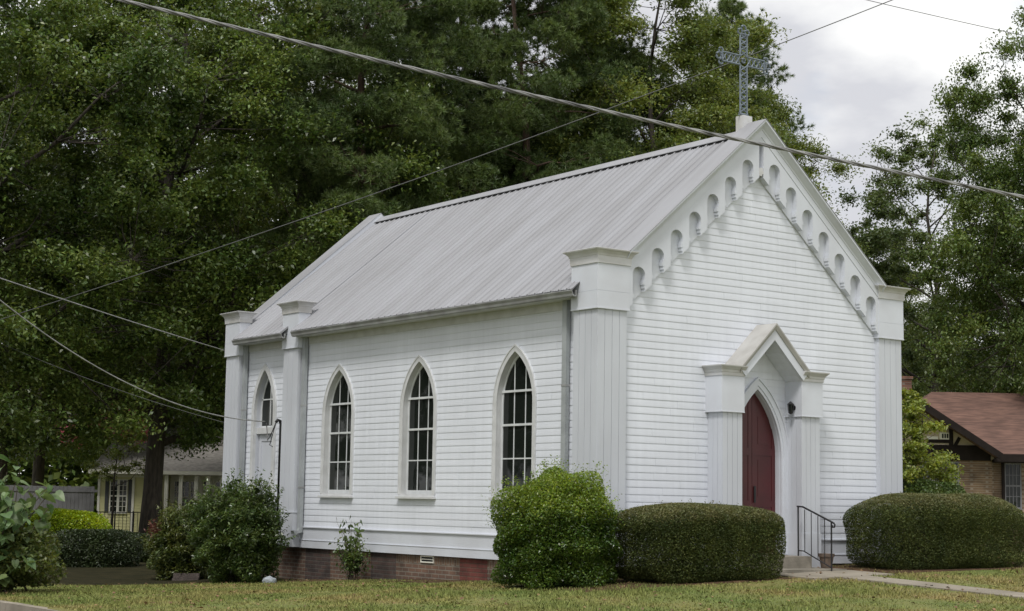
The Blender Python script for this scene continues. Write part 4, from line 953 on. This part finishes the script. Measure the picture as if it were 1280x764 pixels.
# broad-leaved shrub at the left edge
def broadleaf():
    p0 = at(-12, 745, 25.5); x, y = p0.x, p0.y; z = tz(x, y)
    t = thing('broad_leaved_shrub', (x, y, z), 'shrub with large heart-shaped leaves at the left edge of the lawn', 'shrub')
    rng = np.random.default_rng(77); sm = MB(); vs = []; fs = []
    out2 = [(0, 0), (.16, -.10), (.36, -.02), (.44, .22), (.36, .50), (.18, .78), (0, 1.0), (-.18, .78), (-.36, .50), (-.44, .22), (-.36, -.02), (-.16, -.10)]
    for i in range(64):
        a = rng.uniform(0, 6.28); R0 = rng.uniform(.15, .95); hh = rng.uniform(.5, 2.25)*(1-.25*R0)
        e = np.array([math.cos(a)*R0, math.sin(a)*R0, hh]); b = np.array([rng.normal()*.15, rng.normal()*.15, 0]); m_ = (b+e)/2+np.array([0, 0, .15])
        sm.tube([b, m_, e], [.018, .013, .005], 5)
        for q in np.linspace(.25, 1, 15):
            c = b*(1-q)**2+2*q*(1-q)*m_+q*q*e+rng.normal(size=3)*.07
            t_ = np.array([rng.normal(), rng.normal(), -.55]); t_ /= np.linalg.norm(t_); n_ = np.array([rng.normal()*.35, rng.normal()*.35, 1]); n_ -= t_*(n_@t_); n_ /= np.linalg.norm(n_); s_ = np.cross(n_, t_)
            L_ = rng.uniform(.13, .24); o_ = len(vs)
            vs.append(tuple(c+t_*L_*.4-n_*.02*L_))
            for u_, v_2 in out2: vs.append(tuple(c+s_*u_*L_+t_*v_2*L_+n_*(abs(u_)*.22-v_2*v_2*.18)*L_))
            fs += [(o_, o_+1+k_, o_+1+(k_+1) % 12) for k_ in range(12)]
    me = bpy.data.meshes.new('leaves'); me.from_pydata(vs, [], fs); me.materials.append(MT['bigleaf'])
    me2 = bpy.data.meshes.new('stems'); me2.from_pydata(sm.v, [], sm.f); me2.materials.append(MT['stem'])
    for nm, m_ in (('leaves', me), ('stems', me2)): o = bpy.data.objects.new(nm, m_); col.objects.link(o); o.parent = t
    rr = np.random.default_rng(5); p, _ = shell(rr, 9000, .75, .7, 1.05, 2.0, .15, .7)
    o = bpy.data.objects.new('lower_leaves', leaf_mesh('lower_leaves', p[p[:, 2] > .02]+np.array([.25, -.1, 0]), .075, 'nandina_light', 2, 1.9)); col.objects.link(o); o.parent = t
broadleaf()
# hedges and plants towards the yellow house
def pl(px, py, d): p = at(px, py, d); return p.x, p.y
x, y = pl(74, 690, 45); shrub('sun_tinted_hedge', x, y, 1.40, .8, 1.12, 26000, .06, 'sun_tint', 'hedge with sunlight put into its leaf colour, in front of the grey fence', 'hedge', ex=2.6, rough=.06, seed=15, rz=-.64, base=-.12)
x, y = pl(118, 700, 38); shrub('dark_hedge', x, y, 1.0, .6, 1.05, 22000, .05, 'darkhedge', 'dark clipped hedge below the sun-tinted hedge', 'hedge', ex=3.6, rough=.04, seed=16, rz=-.64, base=-.42)
x, y = pl(172, 700, 41); shrub('dark_shrub', x, y, .75, .6, .85, 12000, .06, 'darkhedge', 'low dark shrub at the foot of the big oak', 'shrub', ex=2.4, rough=.08, seed=17, base=-.38)
x, y = pl(232, 700, 43); shrub('dark_shrub', x, y, .9, .7, .95, 12000, .06, 'darkhedge', 'dark shrub behind the yellowish shrub by the church', 'shrub', ex=2.4, rough=.08, seed=18, base=-.38)
x, y = pl(20, 700, 47); shrub('dark_shrub', x, y, 1.2, .8, 1.15, 12000, .07, 'darkhedge', 'dark shrub behind the big-leaved shrub at the left edge', 'shrub', ex=2.4, rough=.08, seed=19, base=-.3)
# plants at the bungalow
x, y = pl(1163, 640, 43); shrub('laurel_shrub', x, y, 1.05, .8, 1.60, 20000, .09, 'nandina', 'low dark shrub under the bungalow windows', 'shrub', ex=2.2, rough=.08, seed=20, rz=-.6, base=.55, elong=2.6)
p = at(1128, 650, 44); x, y = p.x, p.y
make_tree('dogwood_tree', (x, y, tz(x, y)), 'small yellow-green tree between the church and the brick bungalow', 'tree', None, 'bark',
    tree_meshes(61, 4.35, 1.3, .9, 90, 30000, .10, 'dogwood', 'bark', oakshape, .38, tr=.07, limbs=10, elong=2.1, squash=.5))
# crape myrtle blossom hanging over the yellow house roof
p = at(140, 640, 62); x, y = p.x, p.y
cm = make_tree('crape_myrtle', (x, y, tz(x, y)), 'pink flowering crape myrtle half hidden by the big oak', 'tree', None, 'bark',
    tree_meshes(66, 4.3, 1.9, 2.2, 26, 6000, .09, 'oakleaf_light', 'bark', oakshape, .4, tr=.06, limbs=8))
rr = np.random.default_rng(9); q = np.vstack([rr.normal(size=(420, 3))*np.array([.30, .30, .20])+np.array(c) for c in ((-1.0, .3, 4.05), (-.4, -.2, 4.25), (.8, .6, 4.15), (1.2, .3, 3.9), (.2, .1, 4.3), (-1.5, .5, 3.8))])
o = bpy.data.objects.new('blossom', leaf_mesh('blossom', q, .08, 'pink', 3, 1.3)); col.objects.link(o); o.parent = cm
# small things on the ground
rk = MB(); r_ = random.Random(3)
p = at(331, 729, 30.4); x, y = -1.25, 8.05; z = tz(x, y)
bm = bmesh.new(); bmesh.ops.create_icosphere(bm, subdivisions=2, radius=.12)
for v_ in bm.verts: v_.co = Vector((v_.co.x*1.15+r_.uniform(-.012, .012), v_.co.y+r_.uniform(-.012, .012), v_.co.z*.7+.04+r_.uniform(-.01, .01)))
me = bpy.data.meshes.new('rock'); bm.to_mesh(me); bm.free(); me.materials.append(MT['rock']); o = link('rock', me); o.location = (x, y, z); tag(o, 'small pale rock on the grass below the tall dark green shrub', 'rock')
x, y = pl(232, 724, 33.0)
o = MB().box(-.26, .26, -.08, .08, -.05, .10).box(-.24, .27, -.065, .085, .104, .20).build('landscape_timber', 'timber'); o.location = (x, y, tz(x, y)); o.rotation_euler = (0, 0, -.55); tag(o, 'dark old timbers lying between the two shrubs by the side door', 'timber')

# ================================================================== neighbouring houses
def frame_(px, py, d, turn=0):
    """local frame standing on the ground: u to the right, w away, z up"""
    o_ = at(px, py, d); a = math.atan2(RH[1], RH[0])+turn
    ux, wx = Vector((math.cos(a), math.sin(a), 0)), Vector((-math.sin(a), math.cos(a), 0))
    return o_, (lambda u, w, z: tuple(o_+ux*u+wx*w+Vector((0, 0, z))))
def mb_(T): m_ = MB(); m_.T = T; return m_
# --- yellow house
D1 = 66.; K1 = FOC/D1
o_, T = frame_(160, 664, D1)
yh = thing('yellow_house', o_, 'cream yellow house with dark shutters behind the oak trunk', 'house')
X = lambda px: (px-160)/K1
Zy = lambda py: (664-py)/K1
wb = mb_(T); 
z = -.3
while z < Zy(590): wb.box(X(120), X(201), 0-(.0), .2, z, z+.118); wb.box(X(120), X(201), -.012, .0, z, z+.02); z += .12
wb.box(X(120), X(201), .2, 6, -.4, Zy(590)).build('wall', 'yellowwall', yh)
mb_(T).box(X(196), X(201), -.03, -.013, -.3, Zy(591)).box(X(120), X(123), -.03, -.013, -.3, Zy(591)).box(X(120), X(201), -.03, -.013, Zy(597), Zy(590)).box(X(163), X(166), -.05, -.013, -.1, Zy(590)).build('corner_board', 'whitepaint', yh)
def house_window(T, X, Z, x0, x1, y0, y1, root, frame_m='whitepaint', cols=2, rows=3, w_=-.04):
    f_ = mb_(T); a, b, c_, d_ = X(x0), X(x1), Z(y1), Z(y0); q = .045
    f_.box(a-q, a, w_, 0, c_-q, d_+q).box(b, b+q, w_, 0, c_-q, d_+q).box(a, b, w_, 0, d_, d_+q).box(a-q*1.3, b+q*1.3, w_-.03, 0, c_-q*1.6, c_-q).box(a, b, w_+.005, 0, c_-q, c_)
    o = f_.build('window', frame_m, root)
    mb_(T).box(a, b, w_+.022, w_+.03, c_, d_).build('pane', 'glass', o)
    g_ = mb_(T); g_.box(a, b, w_+.006, w_+.02, (c_+d_)/2-.025, (c_+d_)/2+.025)
    for i in range(1, cols): u_ = a+(b-a)*i/cols; g_.box(u_-.009, u_+.009, w_+.008, w_+.02, c_, d_)
    for i in range(1, rows*2):
        if i != rows: v_ = c_+(d_-c_)*i/(rows*2); g_.box(a, b, w_+.01, w_+.02, v_-.008, v_+.008)
    g_.build('muntins', frame_m, o); return o
house_window(T, X, Zy, 136.5, 144.5, 601, 640, yh); house_window(T, X, Zy, 147.5, 156, 601, 640, yh)
for a, b in ((129.5, 134), (158.5, 163)):
    s_ = mb_(T); s_.box(X(a), X(b), -.05, -.014, Zy(640), Zy(600))
    for i in range(14): s_.box(X(a)+.02, X(b)-.02, -.06, -.05, Zy(639)+i*.088, Zy(639)+i*.088+.05)
    s_.build('shutter', 'shutter', yh)
r1 = mb_(T); r1.add([(X(112), -.6, Zy(590)), (X(330), -.6, Zy(590)), (X(330), 5.2, Zy(520)), (X(118), 5.2, Zy(520)), (X(112), -.6, Zy(590)-.12), (X(330), -.6, Zy(590)-.12), (X(330), 5.2, Zy(520)-.12), (X(118), 5.2, Zy(520)-.12)], [(0, 1, 2, 3), (7, 6, 5, 4), (0, 4, 5, 1), (1, 5, 6, 2), (2, 6, 7, 3), (3, 7, 4, 0)])
r1.build('roof', 'greyroof', yh)
mb_(T).box(X(112), X(330), -.62, -.56, Zy(593), Zy(588.5)).build('fascia', 'whitepaint', yh)
# porch bay right of the trunk, set back
p1 = mb_(T).box(X(203), X(320), 1.2, 1.5, -.4, Zy(592)).build('porch_wall', 'whitepaint', yh)
for a in (206, 224, 243, 258, 275): mb_(T).box(X(a), X(a)+.14, -.45, -.31, -.2, Zy(592)).build('column', 'whitepaint', yh)
T2 = lambda u, w, z: T(u, w+1.2, z)
for a, b in ((209, 213.5), (216, 227), (229.5, 234), (246, 254), (262, 272)): house_window(T2, X, Zy, a, b, 601, 641, yh, cols=2)
mb_(T).box(X(200), X(320), -.6, 1.2, -.4, -.02).build('porch_floor', 'concrete', yh)
# iron porch railing
D2 = 58.; K2 = FOC/D2; o2, T3 = frame_(120, 668, D2)
rg = thing('porch_railing', o2, 'black iron railing in front of the yellow house', 'railing'); ra = mb_(T3); L_ = 68/K2
ra.box(0, L_, -.015, .015, .76, .79).box(0, L_, -.012, .012, .08, .10); ra.build('rail', 'iron', rg)
bs = mb_(T3)
for i in range(int(L_/.13)+1): bs.box(i*.13-.008, i*.13+.008, -.008, .008, -.1, .77)
for i in range(4): bs.box(i*L_/3-.02, i*L_/3+.02, -.02, .02, -.1, .82)
bs.build('bars', 'iron', rg)
# --- grey board fence
D3 = 64.; K3 = FOC/D3; o3, T4 = frame_(-30, 662, D3)
fe = thing('board_fence', o3, 'grey vertical board fence left of the yellow house', 'fence'); fb = mb_(T4); rr = random.Random(8)
for i in range(int(150/K3/.15)): fb.box(i*.15, i*.15+.142, 0, .025, -.4, 1.72+rr.uniform(-.012, .012))
fb.build('boards', 'greyfence', fe); mb_(T4).box(0, 150/K3, -.03, -.002, 1.5, 1.6).box(0, 150/K3, -.03, -.002, .3, .4).build('rail', 'greyfence', fe)
# --- brick bungalow
D4 = 53.; K4 = FOC/D4; o4, T5 = frame_(1230, 690, D4, turn=.0)
bh = thing('brick_bungalow', o4, 'tan brick bungalow with brown-red roof at the right edge', 'house')
X = lambda px: (px-1230)/K4
Zb = lambda py: (690-py)/K4
mb_(T5).box(X(1085), X(1242), 0, 5, -.5, Zb(575)).build('wall', 'tanbrick', bh)
mb_(T5).box(X(1242.2), X(1400), .55, 5, -.5, Zb(570)).build('wall', 'tanbrick', bh)
mb_(T5).box(X(1257), X(1400), -.9, .548, -.5, Zb(645)).build('porch_wall', 'tanbrick', bh); mb_(T5).box(X(1254), X(1400), -.95, .545, Zb(645)+.004, Zb(641)).build('porch_cap', 'whitepaint', bh)
mb_(T5).box(X(1085), X(1240), -.06, -.003, Zb(576.5), Zb(557.5)).build('timber_band', 'brownwood', bh)
gs = mb_(T5); AX, AZ = X(1138), Zb(499); g_s = (AZ-Zb(566))/(X(1245)-AX)
gs.ring([[(AX, -.02, AZ-.15), (X(1245), -.02, Zb(566)-.15), (X(1245), -.02, Zb(567)-.2), (AX-(X(1245)-AX), -.02, Zb(567)-.2), (AX-(X(1245)-AX), -.02, Zb(566)-.15)], [(AX, .25, AZ-.15), (X(1245), .25, Zb(566)-.15), (X(1245), .25, Zb(567)-.2), (AX-(X(1245)-AX), .25, Zb(567)-.2), (AX-(X(1245)-AX), .25, Zb(566)-.15)]])
gs.build('gable', 'cream', bh)
tb = mb_(T5)
tb.box(X(1188), X(1193), -.07, -.022, Zb(558), Zb(536)).box(X(1160), X(1191), -.068, -.022, Zb(555), Zb(551))
tb.hexa([T_ for T_ in ((X(1193), -.066, Zb(558)), (X(1198), -.066, Zb(558)), (X(1198), -.022, Zb(558)), (X(1193), -.022, Zb(558)))], [(X(1199.5), -.066, Zb(547)), (X(1203), -.066, Zb(549)), (X(1203), -.022, Zb(549)), (X(1199.5), -.022, Zb(547))])
tb.build('half_timbering', 'brownwood', bh)
vn = mb_(T5).box(X(1176), X(1188), -.05, -.022, Zb(550.5), Zb(542)).box(X(1160), X(1174), -.05, -.022, Zb(550.5), Zb(547)).build('gable_vent', 'whitepaint', bh)
mb_(T5).box(X(1179), X(1181), -.056, -.05, Zb(549), Zb(543.5)).box(X(1182), X(1184), -.056, -.05, Zb(549), Zb(543.5)).box(X(1185), X(1187), -.056, -.05, Zb(549), Zb(543.5)).build('vent_slots', 'dark', vn)
# roofs: front gable then the main hipped slope
r2 = mb_(T5); ox = X(1245)-AX
zl_ = Zb(568); fy = -.75
for s_ in (-1, 1):
    r2.hexa([(AX, fy, AZ), (AX+s_*ox, fy, zl_), (AX+s_*ox, 4.4, zl_), (AX, 4.4, AZ)], [(AX, fy, AZ-.12), (AX+s_*ox, fy, zl_-.12), (AX+s_*ox, 4.4, zl_-.12), (AX, 4.4, AZ-.12)])
r2.build('gable_roof', 'redroof', bh)
bg_ = mb_(T5)
for s_ in (-1, 1): bg_.hexa([(AX, fy-.05, AZ+.03), (AX+s_*(ox+.05), fy-.05, zl_+.03-.03), (AX+s_*(ox+.05), fy-.003, zl_), (AX, fy-.003, AZ+.03)], [(AX, fy-.05, AZ-.24), (AX+s_*(ox+.05), fy-.05, zl_-.24), (AX+s_*(ox+.05), fy-.003, zl_-.24), (AX, fy-.003, AZ-.24)])
bg_.build('bargeboard', 'brownwood', bh)
mr_ = mb_(T5); ez = Zb(568)+.0; E0 = -.15; rz_ = Zb(489)+.28; rw = 4.6
vsr = [(X(1090), .6, ez), (X(1420), E0, ez), (X(1400), rw, rz_), (X(1213), rw, rz_), (X(1090), 9.2, ez), (X(1420), 9.2, ez)]
mr_.add(vsr+[(a, b, c_-.14) for a, b, c_ in vsr], [(0, 1, 2, 3), (0, 3, 4), (3, 2, 5, 4), (1, 5, 2), (0, 6, 7, 1), (0, 4, 10, 6), (6, 10, 11, 7), (4, 5, 11, 10), (1, 7, 11, 5)])
mr_.build('main_roof', 'redroof', bh)
mb_(T5).box(X(1243), X(1420), E0-.05, E0-.003, ez-.24, ez+.005).box(X(1243), X(1400), E0, .55, ez-.26, ez-.16).build('fascia', 'brownwood', bh)
house_window(T5, X, Zb, 1155, 1173, 580, 625, bh, 'greyfence', cols=4, rows=2); house_window(T5, X, Zb, 1181, 1198.5, 580, 625, bh, 'greyfence', cols=4, rows=2)
mb_(T5).box(X(1174.5), X(1179.5), -.05, -.002, Zb(630), Zb(577)).box(X(1151), X(1154), -.05, -.002, Zb(630), Zb(577)).build('window_trim', 'brownwood', bh)
T6 = lambda u, w, z: T5(u, w+.55, z)
house_window(T6, X, Zb, 1265, 1283, 580, 634, bh, 'greyfence', cols=4, rows=2); mb_(T6).box(X(1260), X(1263.5), -.06, -.002, Zb(637), Zb(577)).build('window_trim', 'brownwood', bh)
ch = mb_(T5); ch.box(X(1139), X(1163), 2.2, 2.9, Zb(560), Zb(476)+.2).box(X(1137.5), X(1164.5), 2.15, 2.95, Zb(476)+.2, Zb(472.5)+.2); ch.build('chimney', 'redbrick', bh)
